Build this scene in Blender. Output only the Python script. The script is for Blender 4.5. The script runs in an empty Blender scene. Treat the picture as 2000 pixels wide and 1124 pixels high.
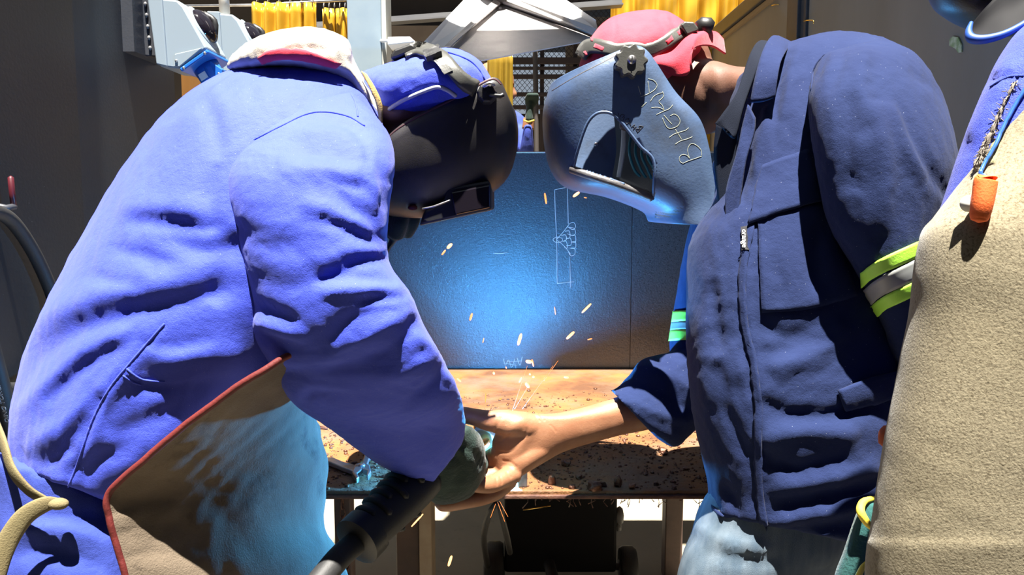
import bpy, bmesh, math, random
import numpy as np
from mathutils import Vector, Matrix
from mathutils.bvhtree import BVHTree

random.seed(7); RNG = np.random.RandomState(7)
scene = bpy.context.scene
COL = scene.collection

# ------------------------------------------------------------------ camera
FPX = 1556.0
CAMH = 1.08
TH = math.atan(162.0 / FPX)
cam_data = bpy.data.cameras.new('camera'); cam = bpy.data.objects.new('camera', cam_data); COL.objects.link(cam)
cam_data.sensor_width = 36.0; cam_data.lens = 36.0 * FPX / 2000.0
cam_data.clip_start = 0.05; cam_data.clip_end = 200
cam.location = (0, 0, CAMH); cam.rotation_euler = (math.pi / 2 - TH, 0, 0)
scene.camera = cam

# ------------------------------------------------------------------ light
world = bpy.data.worlds.new('world'); scene.world = world; world.use_nodes = True
bg = world.node_tree.nodes['Background']
bg.inputs[0].default_value = (0.72, 0.84, 1.0, 1); bg.inputs[1].default_value = 0.30
sun_d = bpy.data.lights.new('sun', 'SUN'); sun = bpy.data.objects.new('sun', sun_d); COL.objects.link(sun)
sun_d.energy = 20.0; sun_d.color = (1.0, 0.95, 0.86); sun_d.angle = math.radians(0.6)
SUNV = Vector((0.03, -0.26, 1.0)).normalized()
sun.rotation_euler = SUNV.to_track_quat('Z', 'Y').to_euler(); sun.location = (0, 0, 6)
vs = scene.view_settings
vs.view_transform = 'Standard'; vs.look = 'None'; vs.exposure = 0.45; vs.gamma = 1.0; vs.use_curve_mapping = False
ARC = (-0.004, 1.36, 0.655)
arc_d = bpy.data.lights.new('arc_light', 'POINT'); arc_o = bpy.data.objects.new('arc_light', arc_d); COL.objects.link(arc_o)
arc_d.energy = 58; arc_d.color = (0.07, 0.43, 1.0); arc_d.shadow_soft_size = 0.008; arc_o.location = ARC

# ------------------------------------------------------------------ helpers
FW = np.array([0, math.cos(TH), -math.sin(TH)]); UP = np.array([0, math.sin(TH), math.cos(TH)]); RT = np.array([1.0, 0, 0])
ORG = np.array([0, 0, CAMH])
def ray(px, py):
    return FW + RT * ((px - 1000) / FPX) + UP * ((562 - py) / FPX)
def P(px, py, d):
    r = ray(px, py); return ORG + r * (d / r[1])
def PZ(px, py, z):
    r = ray(px, py); return ORG + r * ((z - CAMH) / r[2])
def PX(px, py, x):
    r = ray(px, py); return ORG + r * (x / r[0])
def proj(V):
    q = V - ORG; zz = q @ FW
    return np.stack([1000 + FPX * (q @ RT) / zz, 562 - FPX * (q @ UP) / zz], 1)

def cr(a, n):
    """Catmull-Rom resample of the rows of a to n rows"""
    a = np.asarray(a, float); k = len(a)
    if k == 2:
        t = np.linspace(0, 1, n)[:, None]; return a[0] * (1 - t) + a[1] * t
    e = np.vstack([2 * a[0] - a[1], a, 2 * a[-1] - a[-2]])
    t = np.linspace(0, k - 1, n); i = np.minimum(t.astype(int), k - 2); u = (t - i)[:, None]
    p0, p1, p2, p3 = e[i], e[i + 1], e[i + 2], e[i + 3]
    return 0.5 * (2 * p1 + (p2 - p0) * u + (2 * p0 - 5 * p1 + 4 * p2 - p3) * u ** 2 + (3 * p1 - p0 - 3 * p2 + p3) * u ** 3)

def grid_faces(nl, na, closed=True):
    f = []
    for i in range(nl - 1):
        for j in range(na if closed else na - 1):
            k = (j + 1) % na
            f.append((i * na + j, i * na + k, (i + 1) * na + k, (i + 1) * na + j))
    return f
def spow(x, p):
    return np.sign(x) * np.abs(x) ** p

def loft(rings, nl=60, na=48, cap=0.25):
    """rings: (xl,yl,xr,yr,d,ry[,e[,dl,dr]]) picture edges of a limb, its distance and half thickness"""
    rows = []
    for r in rings:
        xl, yl, xr, yr, d, ry = r[:6]; e = r[6] if len(r) > 6 and r[6] else 2.2
        dl = r[7] if len(r) > 7 else d; dr = r[8] if len(r) > 8 else d
        a = P(xl, yl, dl); b = P(xr, yr, dr); c = (a + b) / 2; B = c - ORG; B = B / np.linalg.norm(B) * ry
        rows.append(np.concatenate([c, (b - a) / 2, B, [e]]))
    return loft3(rows, nl, na, cap)
def loft3(rows, nl=60, na=48, cap=0.25):
    R = cr(rows, nl); th = np.linspace(0, 2 * np.pi, na, endpoint=False)
    v = []
    for r in R:
        c, A, B, e = r[:3], r[3:6], r[6:9], max(r[9], 1.2)
        v.append(c + np.outer(spow(np.cos(th), 2 / e), A) + np.outer(spow(np.sin(th), 2 / e), B))
    v = np.vstack(v); f = grid_faces(nl, na)
    n0 = len(v)
    w = np.linalg.norm(R[0, 3:6]); d0 = R[0, :3] - R[1, :3]; d0 = d0 / (np.linalg.norm(d0) + 1e-9)
    w1 = np.linalg.norm(R[-1, 3:6]); d1 = R[-1, :3] - R[-2, :3]; d1 = d1 / (np.linalg.norm(d1) + 1e-9)
    v = np.vstack([v, R[0, :3] + d0 * w * cap, R[-1, :3] + d1 * w1 * cap])
    for j in range(na):
        k = (j + 1) % na
        f.append((n0, k, j)); f.append((n0 + 1, (nl - 1) * na + j, (nl - 1) * na + k))
    return v, f
def surf(rows, nu=30, nv=12):
    """free sheet through picture polylines with distances: rows of (x, y, d)"""
    g = np.array([cr([P(*p) for p in r], nu).ravel() for r in rows]); g = cr(g, nv)
    return g.reshape(-1, 3), grid_faces(nv, nu, False)
def tube(pts, rad, na=10, n=None, flat=1.0, cap=0.7):
    pts = np.asarray(pts, float); rad = np.ones(len(pts)) * rad if np.isscalar(rad) else np.asarray(rad, float)
    if n:
        q = cr(np.hstack([pts, rad[:, None]]), n); pts, rad = q[:, :3], q[:, 3]
    n = len(pts); T = np.gradient(pts, axis=0); T /= np.linalg.norm(T, axis=1)[:, None] + 1e-12
    u = np.cross(T[0], [0, 1, 0.01]); 
    if np.linalg.norm(u) < 0.1: u = np.cross(T[0], [1, 0, 0])
    th = np.linspace(0, 2 * np.pi, na, endpoint=False); v = []
    for i in range(n):
        u = u - T[i] * (u @ T[i]); u /= np.linalg.norm(u); w = np.cross(T[i], u)
        v.append(pts[i] + rad[i] * (np.outer(np.cos(th), u) + flat * np.outer(np.sin(th), w)))
    v = np.vstack(v + [pts[0] - T[0] * rad[0] * cap, pts[-1] + T[-1] * rad[-1] * cap]); f = grid_faces(n, na); m = n * na
    for j in range(na):
        k = (j + 1) % na
        f.append((m, k, j)); f.append((m + 1, (n - 1) * na + j, (n - 1) * na + k))
    return v, f
def ball(c, r, axes=None, n=16):
    """ellipsoid at c with radii r along axes"""
    u = np.linspace(0, np.pi, n); t = np.linspace(0, 2 * np.pi, 2 * n, endpoint=False); v = []
    for a in u:
        for b in t: v.append((math.sin(a) * math.cos(b), math.sin(a) * math.sin(b), math.cos(a)))
    v = np.array(v) * np.array(r)
    if axes is not None: v = v @ np.array(axes)
    return v + np.array(c), grid_faces(n, 2 * n)
def box(lo, hi):
    (a, b, c), (d, e, g) = lo, hi
    v = [(a, b, c), (d, b, c), (d, e, c), (a, e, c), (a, b, g), (d, b, g), (d, e, g), (a, e, g)]
    return np.array(v, float), [(0, 3, 2, 1), (4, 5, 6, 7), (0, 1, 5, 4), (1, 2, 6, 5), (2, 3, 7, 6), (3, 0, 4, 7)]
def prism(poly, ax, t0, t1):
    """extrude the 3D polygon poly along vector ax from t0 to t1"""
    p = np.array(poly, float); ax = np.array(ax, float); n = len(p)
    v = np.vstack([p + ax * t0, p + ax * t1]); f = [tuple(range(n))[::-1], tuple(range(n, 2 * n))]
    for i in range(n):
        k = (i + 1) % n; f.append((i, k, n + k, n + i))
    return v, f
def join(parts):
    V, Fc, o = [], [], 0
    for v, f in parts:
        V.append(np.asarray(v, float)); Fc += [tuple(i + o for i in q) for q in f]; o += len(v)
    return np.vstack(V), Fc
def new_mesh(name, v, f, smooth=True):
    me = bpy.data.meshes.new(name); me.from_pydata(np.asarray(v).tolist(), [], [tuple(map(int, q)) for q in f]); me.update()
    if smooth: me.polygons.foreach_set('use_smooth', [True] * len(me.polygons))
    return me
LOC = {}
def mk(name, vf, mat, parent=None, smooth=True, bevel=0, fixn=False, solid=0, auto=None):
    me = new_mesh(name, vf[0], vf[1], smooth)
    if fixn:
        b = bmesh.new(); b.from_mesh(me); bmesh.ops.recalc_face_normals(b, faces=b.faces); b.to_mesh(me); b.free()
    me.materials.append(mat)
    o = bpy.data.objects.new(name, me); COL.objects.link(o)
    if parent is not None:
        o.parent = parent
        if parent in LOC: o.matrix_parent_inverse = Matrix.Translation(-Vector(LOC[parent]))
    if solid:
        m = o.modifiers.new('solid', 'SOLIDIFY'); m.thickness = solid; m.offset = 0
    if bevel:
        m = o.modifiers.new('bevel', 'BEVEL'); m.width = bevel; m.segments = 2; m.limit_method = 'ANGLE'; m.angle_limit = math.radians(40)
    if auto is not None:
        b = bmesh.new(); b.from_mesh(me)
        for e in b.edges:
            if len(e.link_faces) == 2 and e.calc_face_angle(0) > math.radians(auto): e.smooth = False
        b.to_mesh(me); b.free()
    return o
def empty(name, loc):
    o = bpy.data.objects.new(name, None); COL.objects.link(o); o.location = loc; o.empty_display_size = 0.05; LOC[o] = tuple(loc); return o
def tag(o, label=None, cat=None, group=None, kind=None):
    if label: o['label'] = label
    if cat: o['category'] = cat
    if group: o['group'] = group
    if kind: o['kind'] = kind
    return o
def struct(o, label=None):
    o['kind'] = 'structure'
    if label: o['label'] = label
    return o
def remesh(parts, voxel, smooth=4, fac=0.5):
    v, f = join(parts) if isinstance(parts, list) else parts
    me = new_mesh('tmp', v, f); o = bpy.data.objects.new('tmp', me); COL.objects.link(o)
    m = o.modifiers.new('r', 'REMESH'); m.mode = 'VOXEL'; m.voxel_size = voxel
    if smooth:
        s = o.modifiers.new('s', 'SMOOTH'); s.factor = fac; s.iterations = smooth
    dg = bpy.context.evaluated_depsgraph_get(); ev = o.evaluated_get(dg); em = ev.to_mesh()
    V = np.empty(len(em.vertices) * 3); em.vertices.foreach_get('co', V); V = V.reshape(-1, 3)
    Fc = [tuple(p.vertices) for p in em.polygons]
    ev.to_mesh_clear(); bpy.data.objects.remove(o); bpy.data.meshes.remove(me)
    return V, Fc
def normals(v, f):
    q = np.array([(a + (a[-1],))[:4] if len(a) == 3 else a[:4] for a in f])
    n = np.cross(v[q[:, 2]] - v[q[:, 0]], v[q[:, 3]] - v[q[:, 1]]); N = np.zeros_like(v)
    for i in range(4): np.add.at(N, q[:, i], n)
    N /= np.linalg.norm(N, axis=1)[:, None] + 1e-12
    return N
def seg_dist(p, a, b):
    ab = b - a; L = ab @ ab + 1e-9; t = np.clip(((p - a) @ ab) / L, 0, 1); q = a + t[:, None] * ab; d = p - q
    s = np.sign(ab[0] * d[:, 1] - ab[1] * d[:, 0])
    return np.linalg.norm(d, axis=1), t, s
def folds(vf, lst, gain=1.0, facing=True):
    """push cloth in and out along crease lines drawn on the side that faces the bench front;
    each: (points, depth mm, width on the left of the line px, width on the right px)"""
    v, f = vf; v = v.copy(); N = normals(v, f)
    if facing:
        q = ORG - v; q /= np.linalg.norm(q, axis=1)[:, None]; w = np.clip((np.einsum('ij,ij->i', N, q) + 0.05) / 0.35, 0, 1)
    else: w = np.ones(len(v))
    p = proj(v); D = np.zeros(len(v))
    for pts, amp, wl, wr in lst:
        pts = np.array(pts, float)
        if max(wl, wr) >= 5:
            k = 0.5 if np.linalg.norm(pts[-1] - pts[0]) < 110 else 0.2
            pts = np.vstack([pts[0] + (pts[0] - pts[1]) * k * 1.6, pts, pts[-1] + (pts[-1] - pts[-2]) * k * 1.6])
        c = cr(np.array(pts, float), max(2, 5 * (len(pts) - 1) + 1)); wl, wr = (wl, wr) if max(wl, wr) < 5 else (wl * 1.25, wr * 1.25); W = max(wl, wr) * 3.2
        lo, hi = c.min(0) - W, c.max(0) + W
        idx = np.where((p[:, 0] > lo[0]) & (p[:, 0] < hi[0]) & (p[:, 1] > lo[1]) & (p[:, 1] < hi[1]) & (w > 0))[0]
        if not len(idx): continue
        pp = p[idx]; best = np.full(len(idx), 1e9); bt = np.zeros(len(idx)); bs = np.ones(len(idx)); m = len(c) - 1
        for i in range(m):
            d, t, s = seg_dist(pp, c[i], c[i + 1]); k = d < best
            best[k] = d[k]; bt[k] = (i + t[k]) / m; bs[k] = s[k]
        ww = np.where(bs > 0, wr, wl); tap = np.clip(np.minimum(bt, 1 - bt) / (0.12 if max(wl, wr) < 5 else 0.38), 0.0, 1); tap = tap * tap * (3 - 2 * tap)
        amp = math.copysign(min(abs(amp), 0.25 * (wl + wr) * 0.65), amp)
        D[idx] += amp * 0.001 * np.exp(-(best / ww) ** 2) * tap
    v += N * (D * w * gain)[:, None]
    return v, f
def ripple(vf, amp, L, seed=0, stretch=(1, 1, 1)):
    """soft random unevenness of cloth"""
    v, f = vf; N = normals(v, f); r = np.random.RandomState(seed); D = np.zeros(len(v)); S = np.array(stretch)
    warp = np.zeros_like(v)
    for i in range(3):
        k = r.normal(size=3) * 4 / L / 2; warp[:, i] = np.sin(v @ k + r.uniform(0, 6.28)) * L * 0.35
    for i in range(9):
        k = r.normal(size=3); k = k / np.linalg.norm(k) * 2 * np.pi / (L * r.uniform(0.5, 1.6)) * S
        s = np.sin((v + warp) @ k + r.uniform(0, 6.28)); D += (1 - np.abs(s) * 2) * 0.33
    return v + N * (D * amp / 3)[:, None], f
def bvh_of(*vfs):
    v, f = join(list(vfs)); return BVHTree.FromPolygons(v.tolist(), [tuple(map(int, q)) for q in f])
def drape(bvh, px, py):
    r = ray(px, py); r = r / np.linalg.norm(r); h = bvh.ray_cast(Vector(ORG), Vector(r), 20)
    if h[0] is None: return None, None
    n = np.array(h[1]); n = n if n @ r < 0 else -n
    return np.array(h[0]), n
def drape_pts(bvh, pts, step=5):
    pts = np.array(pts, float); L = np.linalg.norm(np.diff(pts, axis=0), axis=1).sum(); out = []; last = None
    for q in cr(pts, max(2, int(L / step) + 1)):
        a, n = drape(bvh, *q)
        if a is None:
            if last is None: continue
            a = P(q[0], q[1], last[0][1]); n = last[1]
        out.append((a, n)); last = (a, n)
    return out
def line_on(bvh, pts, r=0.001, off=0.0, step=5, na=6, flat=1.0):
    q = drape_pts(bvh, pts, step)
    if len(q) < 2: return None
    return tube([a + n * off for a, n in q], r, na)
def patch_on(bvh, rows, nu=14, nv=14, off=0.003, th=0.003, bulge=0.0):
    """cloth or plate piece laid on a surface; rows: two picture polylines (upper edge, lower edge)"""
    top = cr(rows[0], nu); bot = cr(rows[-1], nu) if len(rows) == 2 else None
    if bot is not None: G = np.array([[top[i] * (1 - t) + bot[i] * t for i in range(nu)] for t in np.linspace(0, 1, nv)])
    else: G = cr(np.array([cr(r, nu).ravel() for r in rows]), nv).reshape(nv, nu, 2)
    A = np.zeros((nv, nu, 3)); Nn = np.zeros((nv, nu, 3)); ok = np.zeros((nv, nu), bool)
    for i in range(nv):
        for j in range(nu):
            a, n = drape(bvh, *G[i, j])
            if a is not None: A[i, j] = a; Nn[i, j] = n; ok[i, j] = True
    if not ok.any(): raise RuntimeError('patch misses surface %r' % (rows[0],))
    idx = np.argwhere(ok)
    for i in range(nv):
        for j in range(nu):
            if not ok[i, j]:
                k = idx[np.argmin(((idx - [i, j]) ** 2).sum(1))]; A[i, j] = P(G[i, j][0], G[i, j][1], A[k[0], k[1]][1]); Nn[i, j] = Nn[k[0], k[1]]
    for _ in range(2):
        M = Nn.copy(); M[1:-1, 1:-1] = (Nn[:-2, 1:-1] + Nn[2:, 1:-1] + Nn[1:-1, :-2] + Nn[1:-1, 2:] + Nn[1:-1, 1:-1]) / 5; Nn = M
    bu = np.outer(np.sin(np.linspace(0, np.pi, nv)), np.sin(np.linspace(0, np.pi, nu)))[..., None] * bulge
    o = A + Nn * (off + th + bu); i_ = A + Nn * off
    v = np.vstack([o.reshape(-1, 3), i_.reshape(-1, 3)]); f = grid_faces(nv, nu, False); m = nu * nv
    f += [tuple(k + m for k in q)[::-1] for q in grid_faces(nv, nu, False)]
    b = [(0, j) for j in range(nu)] + [(i, nu - 1) for i in range(1, nv)] + [(nv - 1, j) for j in range(nu - 2, -1, -1)] + [(i, 0) for i in range(nv - 2, 0, -1)]
    b = [i * nu + j for i, j in b]
    for k in range(len(b)):
        a, c = b[k], b[(k + 1) % len(b)]; f.append((c, a, a + m, c + m))
    return v, f
def strip_on(bvh, pts, width, off=0.002, th=0.002, nu=4, step=5):
    """strap of a picture width laid along a line on a surface"""
    pts = np.array(pts, float); n = max(3, int(np.linalg.norm(np.diff(pts, axis=0), axis=1).sum() / step)); c = cr(pts, n)
    T = np.gradient(c, axis=0); T /= np.linalg.norm(T, axis=1)[:, None]; Nn = np.stack([-T[:, 1], T[:, 0]], 1)
    w = width / 2 if np.isscalar(width) else cr(np.array(width, float)[:, None], n) / 2
    return patch_on(bvh, [c + Nn * w, c - Nn * w], nu=n, nv=nu, off=off, th=th)
def halfloft(st, d, ry, nl=60, na=40, e=2.6, aim=False):
    """open shell: each station (rim x,y, front x,y[,ry scale[,front distance]]) goes from the near rim round the front to the far rim"""
    rows = []
    for s in st:
        k = s[4] if len(s) > 4 else 1.0; r = ry * k; fd = s[5] if len(s) > 5 else d
        n = P(s[0], s[1], d - r); b = P(s[2], s[3], fd)
        B = (ray(s[0], s[1]) / ray(s[0], s[1])[1] * r) if aim else np.array([0, r, 0]); a = n + B
        rows.append(np.concatenate([a, b - a, B]))
    R = cr(rows, nl); th = np.linspace(0, np.pi, na); v = []
    for r in R:
        v.append(r[:3] + np.outer(np.sin(th) ** (2 / e), r[3:6]) - np.outer(spow(np.cos(th), 2 / e), r[6:9]))
    return np.vstack(v), grid_faces(nl, na, False)
def inpoly(p, poly):
    p = np.asarray(p); poly = np.asarray(poly, float); c = np.zeros(len(p), bool); j = len(poly) - 1
    for i in range(len(poly)):
        a, b = poly[i], poly[j]
        k = ((a[1] > p[:, 1]) != (b[1] > p[:, 1])) & (p[:, 0] < (b[0] - a[0]) * (p[:, 1] - a[1]) / (b[1] - a[1] + 1e-12) + a[0])
        c ^= k; j = i
    return c

# ------------------------------------------------------------------ materials
def mat(name, c, c2=None, ns=8, rough=0.6, metal=0.0, bump=(), sheen=0.0, specks=None, trans=0.0, rough2=None, c3=None, ns3=40, t3=(0.55, 0.7), emit=None, spec=None, alpha=None, stretch=None, coat=0, sss=0, ramp=(0.35, 0.65)):
    m = bpy.data.materials.new(name); m.use_nodes = True; nt = m.node_tree; N, L = nt.nodes, nt.links
    b = N['Principled BSDF']; tc = N.new('ShaderNodeTexCoord'); src = tc.outputs['Object']
    if stretch:
        mp = N.new('ShaderNodeMapping'); mp.inputs['Scale'].default_value = stretch; L.new(src, mp.inputs[0]); src = mp.outputs[0]
    def noise(scale, detail=5, r=0.55):
        n = N.new('ShaderNodeTexNoise'); n.inputs['Scale'].default_value = scale; n.inputs['Detail'].default_value = detail; n.inputs['Roughness'].default_value = r
        L.new(src, n.inputs['Vector']); return n.outputs['Fac']
    def ramp_(fac, a, bb):
        r = N.new('ShaderNodeMapRange'); r.inputs[1].default_value = a; r.inputs[2].default_value = bb; L.new(fac, r.inputs[0]); return r.outputs[0]
    def mix(fac, a, bb):
        x = N.new('ShaderNodeMix'); x.data_type = 'RGBA'; L.new(fac, x.inputs[0])
        for k, s in ((6, a), (7, bb)):
            if isinstance(s, tuple): x.inputs[k].default_value = s + (1,) if len(s) == 3 else s
            else: L.new(s, x.inputs[k])
        return x.outputs[2]
    col = tuple(c)
    if c2 is not None:
        f = ramp_(noise(ns), *ramp); col = mix(f, tuple(c), tuple(c2))
        if rough2 is not None:
            r = N.new('ShaderNodeMapRange'); r.inputs[3].default_value = rough; r.inputs[4].default_value = rough2; L.new(f, r.inputs[0]); L.new(r.outputs[0], b.inputs['Roughness'])
    if c3 is not None: col = mix(ramp_(noise(ns3, 8, 0.65), *t3), col, tuple(c3))
    if specks:
        sc, thr, sc_c = specks; vv = N.new('ShaderNodeTexVoronoi'); vv.inputs['Scale'].default_value = sc; L.new(src, vv.inputs['Vector'])
        col = mix(ramp_(vv.outputs['Distance'], thr, thr * 0.6), col, tuple(sc_c))
    if isinstance(col, tuple): b.inputs['Base Color'].default_value = col + (1,)
    else: L.new(col, b.inputs['Base Color'])
    if rough2 is None or c2 is None: b.inputs['Roughness'].default_value = rough
    b.inputs['Metallic'].default_value = metal
    if sheen: b.inputs['Sheen Weight'].default_value = sheen; b.inputs['Sheen Roughness'].default_value = 0.4
    if trans: b.inputs['Transmission Weight'].default_value = trans
    if spec is not None: b.inputs['Specular IOR Level'].default_value = spec
    if coat: b.inputs['Coat Weight'].default_value = coat; b.inputs['Coat Roughness'].default_value = 0.16
    if sss: b.inputs['Subsurface Weight'].default_value = sss; b.inputs['Subsurface Radius'].default_value = (0.012, 0.005, 0.003); b.inputs['Subsurface Scale'].default_value = 0.5
    if emit: b.inputs['Emission Color'].default_value = tuple(emit[0]) + (1,); b.inputs['Emission Strength'].default_value = emit[1]
    if alpha is not None: b.inputs['Alpha'].default_value = alpha
    prev = None
    for sc, dist in bump:
        bp = N.new('ShaderNodeBump'); bp.inputs['Distance'].default_value = dist; bp.inputs['Strength'].default_value = 1.0
        L.new(noise(sc, 4, 0.6), bp.inputs['Height'])
        if prev: L.new(prev, bp.inputs['Normal'])
        prev = bp.outputs[0]
    if prev:
        L.new(prev, b.inputs['Normal'])
        if coat: L.new(prev, b.inputs['Coat Normal'])
    return m
MT = {}
MT['royal'] = mat('royal_blue_cotton', (0.030, 0.056, 0.50), (0.044, 0.074, 0.58), 6, 0.75, bump=((1100, 0.0006), (90, 0.0012)), sheen=0.12, specks=(170, 0.05, (0.5, 0.55, 0.8)))
MT['royal_dark'] = mat('royal_blue_trouser_cotton', (0.02, 0.04, 0.26), (0.035, 0.06, 0.34), 9, 0.9, bump=((1100, 0.0006), (60, 0.0015)))
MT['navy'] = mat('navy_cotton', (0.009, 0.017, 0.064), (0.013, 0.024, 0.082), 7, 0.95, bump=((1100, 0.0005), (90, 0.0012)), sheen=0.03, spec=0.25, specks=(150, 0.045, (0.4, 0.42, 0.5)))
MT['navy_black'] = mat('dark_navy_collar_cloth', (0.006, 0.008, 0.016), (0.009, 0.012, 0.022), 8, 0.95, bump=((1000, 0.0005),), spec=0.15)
MT['jeans'] = mat('light_denim', (0.055, 0.09, 0.13), (0.12, 0.16, 0.20), 14, 0.9, bump=((900, 0.0008),), stretch=(3, 3, 0.6))
MT['cream'] = mat('cream_collar_cotton', (0.40, 0.365, 0.30), (0.48, 0.445, 0.385), 12, 0.9, bump=((700, 0.0006),))
MT['red'] = mat('red_cotton', (0.62, 0.022, 0.05), (0.72, 0.04, 0.07), 9, 0.8, bump=((1000, 0.0005), (60, 0.001)), sheen=0.2)
MT['redtrim'] = mat('red_leather_binding', (0.085, 0.005, 0.004), (0.11, 0.008, 0.006), 30, 0.7, bump=((300, 0.0006),))
MT['apron'] = mat('brown_split_leather', (0.105, 0.078, 0.053), (0.16, 0.122, 0.085), 9, 0.95, bump=((500, 0.0009), (40, 0.0015)), sheen=0.15, c3=(0.055, 0.038, 0.026), ns3=14)
MT['suede'] = mat('beige_suede', (0.23, 0.195, 0.125), (0.28, 0.24, 0.16), 10, 0.98, bump=((700, 0.0004), (300, 0.0003)), sheen=0.2, c3=(0.125, 0.098, 0.058), ns3=520, t3=(0.48, 0.66))
MT['strap'] = mat('tan_webbing_leather', (0.17, 0.14, 0.065), (0.13, 0.10, 0.045), 20, 0.9, bump=((500, 0.0008),))
MT['gold'] = mat('ochre_suede_trim', (0.50, 0.36, 0.12), (0.36, 0.24, 0.07), 120, 0.95, bump=((500, 0.001),))
MT['glove'] = mat('dark_green_glove_leather', (0.005, 0.017, 0.013), (0.009, 0.028, 0.021), 18, 0.85, bump=((380, 0.001), (50, 0.0015)), sheen=0.15)
MT['glove2'] = mat('teal_green_glove_suede', (0.009, 0.06, 0.058), (0.014, 0.08, 0.075), 18, 0.95, bump=((380, 0.001),), sheen=0.12)
MT['yellowtrim'] = mat('yellow_glove_binding', (0.85, 0.62, 0.05), rough=0.7, bump=((300, 0.0004),))
MT['skin'] = mat('brown_skin', (0.25, 0.108, 0.054), (0.31, 0.145, 0.076), 30, 0.5, bump=((450, 0.00025), (120, 0.0003)), sss=0.12)
MT['skin_dark_shaded'] = mat('dark_brown_skin_shaded', (0.115, 0.055, 0.036), (0.155, 0.075, 0.05), 30, 0.5, bump=((450, 0.0002), (120, 0.0003)), sss=0.08)  # darker than the hands: pigment, plus the neck's shade put into the colour
MT['helm_black'] = mat('black_helmet_plastic', (0.016, 0.015, 0.016), (0.024, 0.021, 0.021), 20, 0.42, rough2=0.55, bump=((900, 0.0002),))
MT['helm_rim'] = mat('maroon_helmet_lining', (0.07, 0.018, 0.025), (0.045, 0.014, 0.018), 20, 0.7)
MT['black'] = mat('black_plastic', (0.012, 0.012, 0.013), rough=0.45, bump=((600, 0.0002),))
MT['cabinet'] = mat('matt_black_cabinet_paint', (0.006, 0.006, 0.008), rough=0.75, spec=0.2)
MT['rubber'] = mat('black_rubber', (0.014, 0.014, 0.015), (0.02, 0.02, 0.02), 30, 0.6, bump=((300, 0.0003),))
MT['grey_plastic'] = mat('charcoal_headband_plastic', (0.055, 0.055, 0.05), rough=0.45, bump=((400, 0.0002),))
MT['helm_blue'] = mat('worn_blue_grey_helmet_shell', (0.05, 0.085, 0.165), (0.07, 0.11, 0.195), 7, 0.38, rough2=0.5, bump=((250, 0.0003),), c3=(0.04, 0.05, 0.07), ns3=11, t3=(0.5, 0.75))
MT['scuff'] = mat('scuffed_bare_helmet_edge', (0.10, 0.10, 0.105), (0.06, 0.05, 0.05), 60, 0.45, bump=((200, 0.0006),))
MT['chalk'] = mat('chalk_yellow_marking', (0.38, 0.40, 0.30), rough=0.9)
MT['inkmark'] = mat('black_ink_marking', (0.015, 0.015, 0.02), rough=0.7)
MT['platechalk'] = mat('white_chalk_marking', (0.75, 0.85, 0.9), rough=0.9)
MT['plate'] = mat('blued_mild_steel_plate', (0.055, 0.066, 0.08), (0.085, 0.098, 0.115), 300, 0.27, metal=0.5, rough2=0.36, coat=0.6, bump=((330, 0.0006), (140, 0.0006)))
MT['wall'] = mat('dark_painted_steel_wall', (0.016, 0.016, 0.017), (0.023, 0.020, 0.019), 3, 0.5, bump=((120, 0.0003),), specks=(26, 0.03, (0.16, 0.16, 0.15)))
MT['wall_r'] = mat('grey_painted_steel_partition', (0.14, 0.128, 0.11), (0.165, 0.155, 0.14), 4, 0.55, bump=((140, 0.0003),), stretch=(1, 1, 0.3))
MT['wallframe'] = mat('dark_steel_frame', (0.028, 0.032, 0.042), (0.04, 0.042, 0.05), 10, 0.45, bump=((150, 0.0003),))
MT['rust'] = mat('rusted_steel_bench_top', (0.10, 0.042, 0.018), (0.25, 0.10, 0.024), 9, 0.62, metal=0.1, rough2=0.8, bump=((90, 0.003), (30, 0.003)), c3=(0.14, 0.095, 0.062), ns3=6, t3=(0.45, 0.65))
MT['rust_dark'] = mat('rusted_edge_steel', (0.07, 0.028, 0.02), (0.14, 0.06, 0.035), 40, 0.65, metal=0.3, bump=((120, 0.002),))
MT['slag'] = mat('dark_weld_slag', (0.085, 0.034, 0.02), (0.16, 0.068, 0.036), 90, 0.34, metal=0.45, bump=((200, 0.002),))
MT['floor'] = mat('pale_concrete', (0.20, 0.172, 0.124), (0.24, 0.208, 0.152), 3, 0.85, bump=((60, 0.001),), c3=(0.15, 0.128, 0.088), ns3=20, t3=(0.6, 0.8))
MT['galv'] = mat('galvanised_sheet', (0.36, 0.34, 0.33), (0.44, 0.41, 0.40), 22, 0.42, metal=0.55, rough2=0.5, bump=((120, 0.0003),))
MT['whitepaint'] = mat('white_painted_sheet', (0.80, 0.80, 0.80), rough=0.45)
MT['column'] = mat('pale_blue_grey_paint', (0.20, 0.26, 0.31), (0.23, 0.29, 0.33), 10, 0.55)
MT['column_lit_side'] = mat('column_lit_side_tone', (0.40, 0.41, 0.38), rough=0.55)
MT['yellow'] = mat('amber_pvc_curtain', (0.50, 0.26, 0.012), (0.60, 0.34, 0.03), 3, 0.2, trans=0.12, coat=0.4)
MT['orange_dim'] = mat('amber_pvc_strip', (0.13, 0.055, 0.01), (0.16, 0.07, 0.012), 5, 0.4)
MT['bgdark'] = mat('dark_brown_wall', (0.035, 0.026, 0.02), (0.05, 0.038, 0.03), 3, 0.8)
MT['bgbeam'] = mat('grey_steel_beam', (0.12, 0.12, 0.13), (0.16, 0.16, 0.16), 5, 0.5)
MT['bgbar'] = mat('brown_gate_steel', (0.035, 0.022, 0.02), rough=0.7)
MT['bgwall'] = mat('taupe_far_wall', (0.17, 0.13, 0.10), (0.21, 0.165, 0.125), 6, 0.85)
MT['sock_white'] = mat('pale_grey_socket_plastic', (0.23, 0.28, 0.32), rough=0.4)
MT['sock_blue'] = mat('blue_socket_plastic', (0.015, 0.12, 0.48), rough=0.35)
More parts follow.
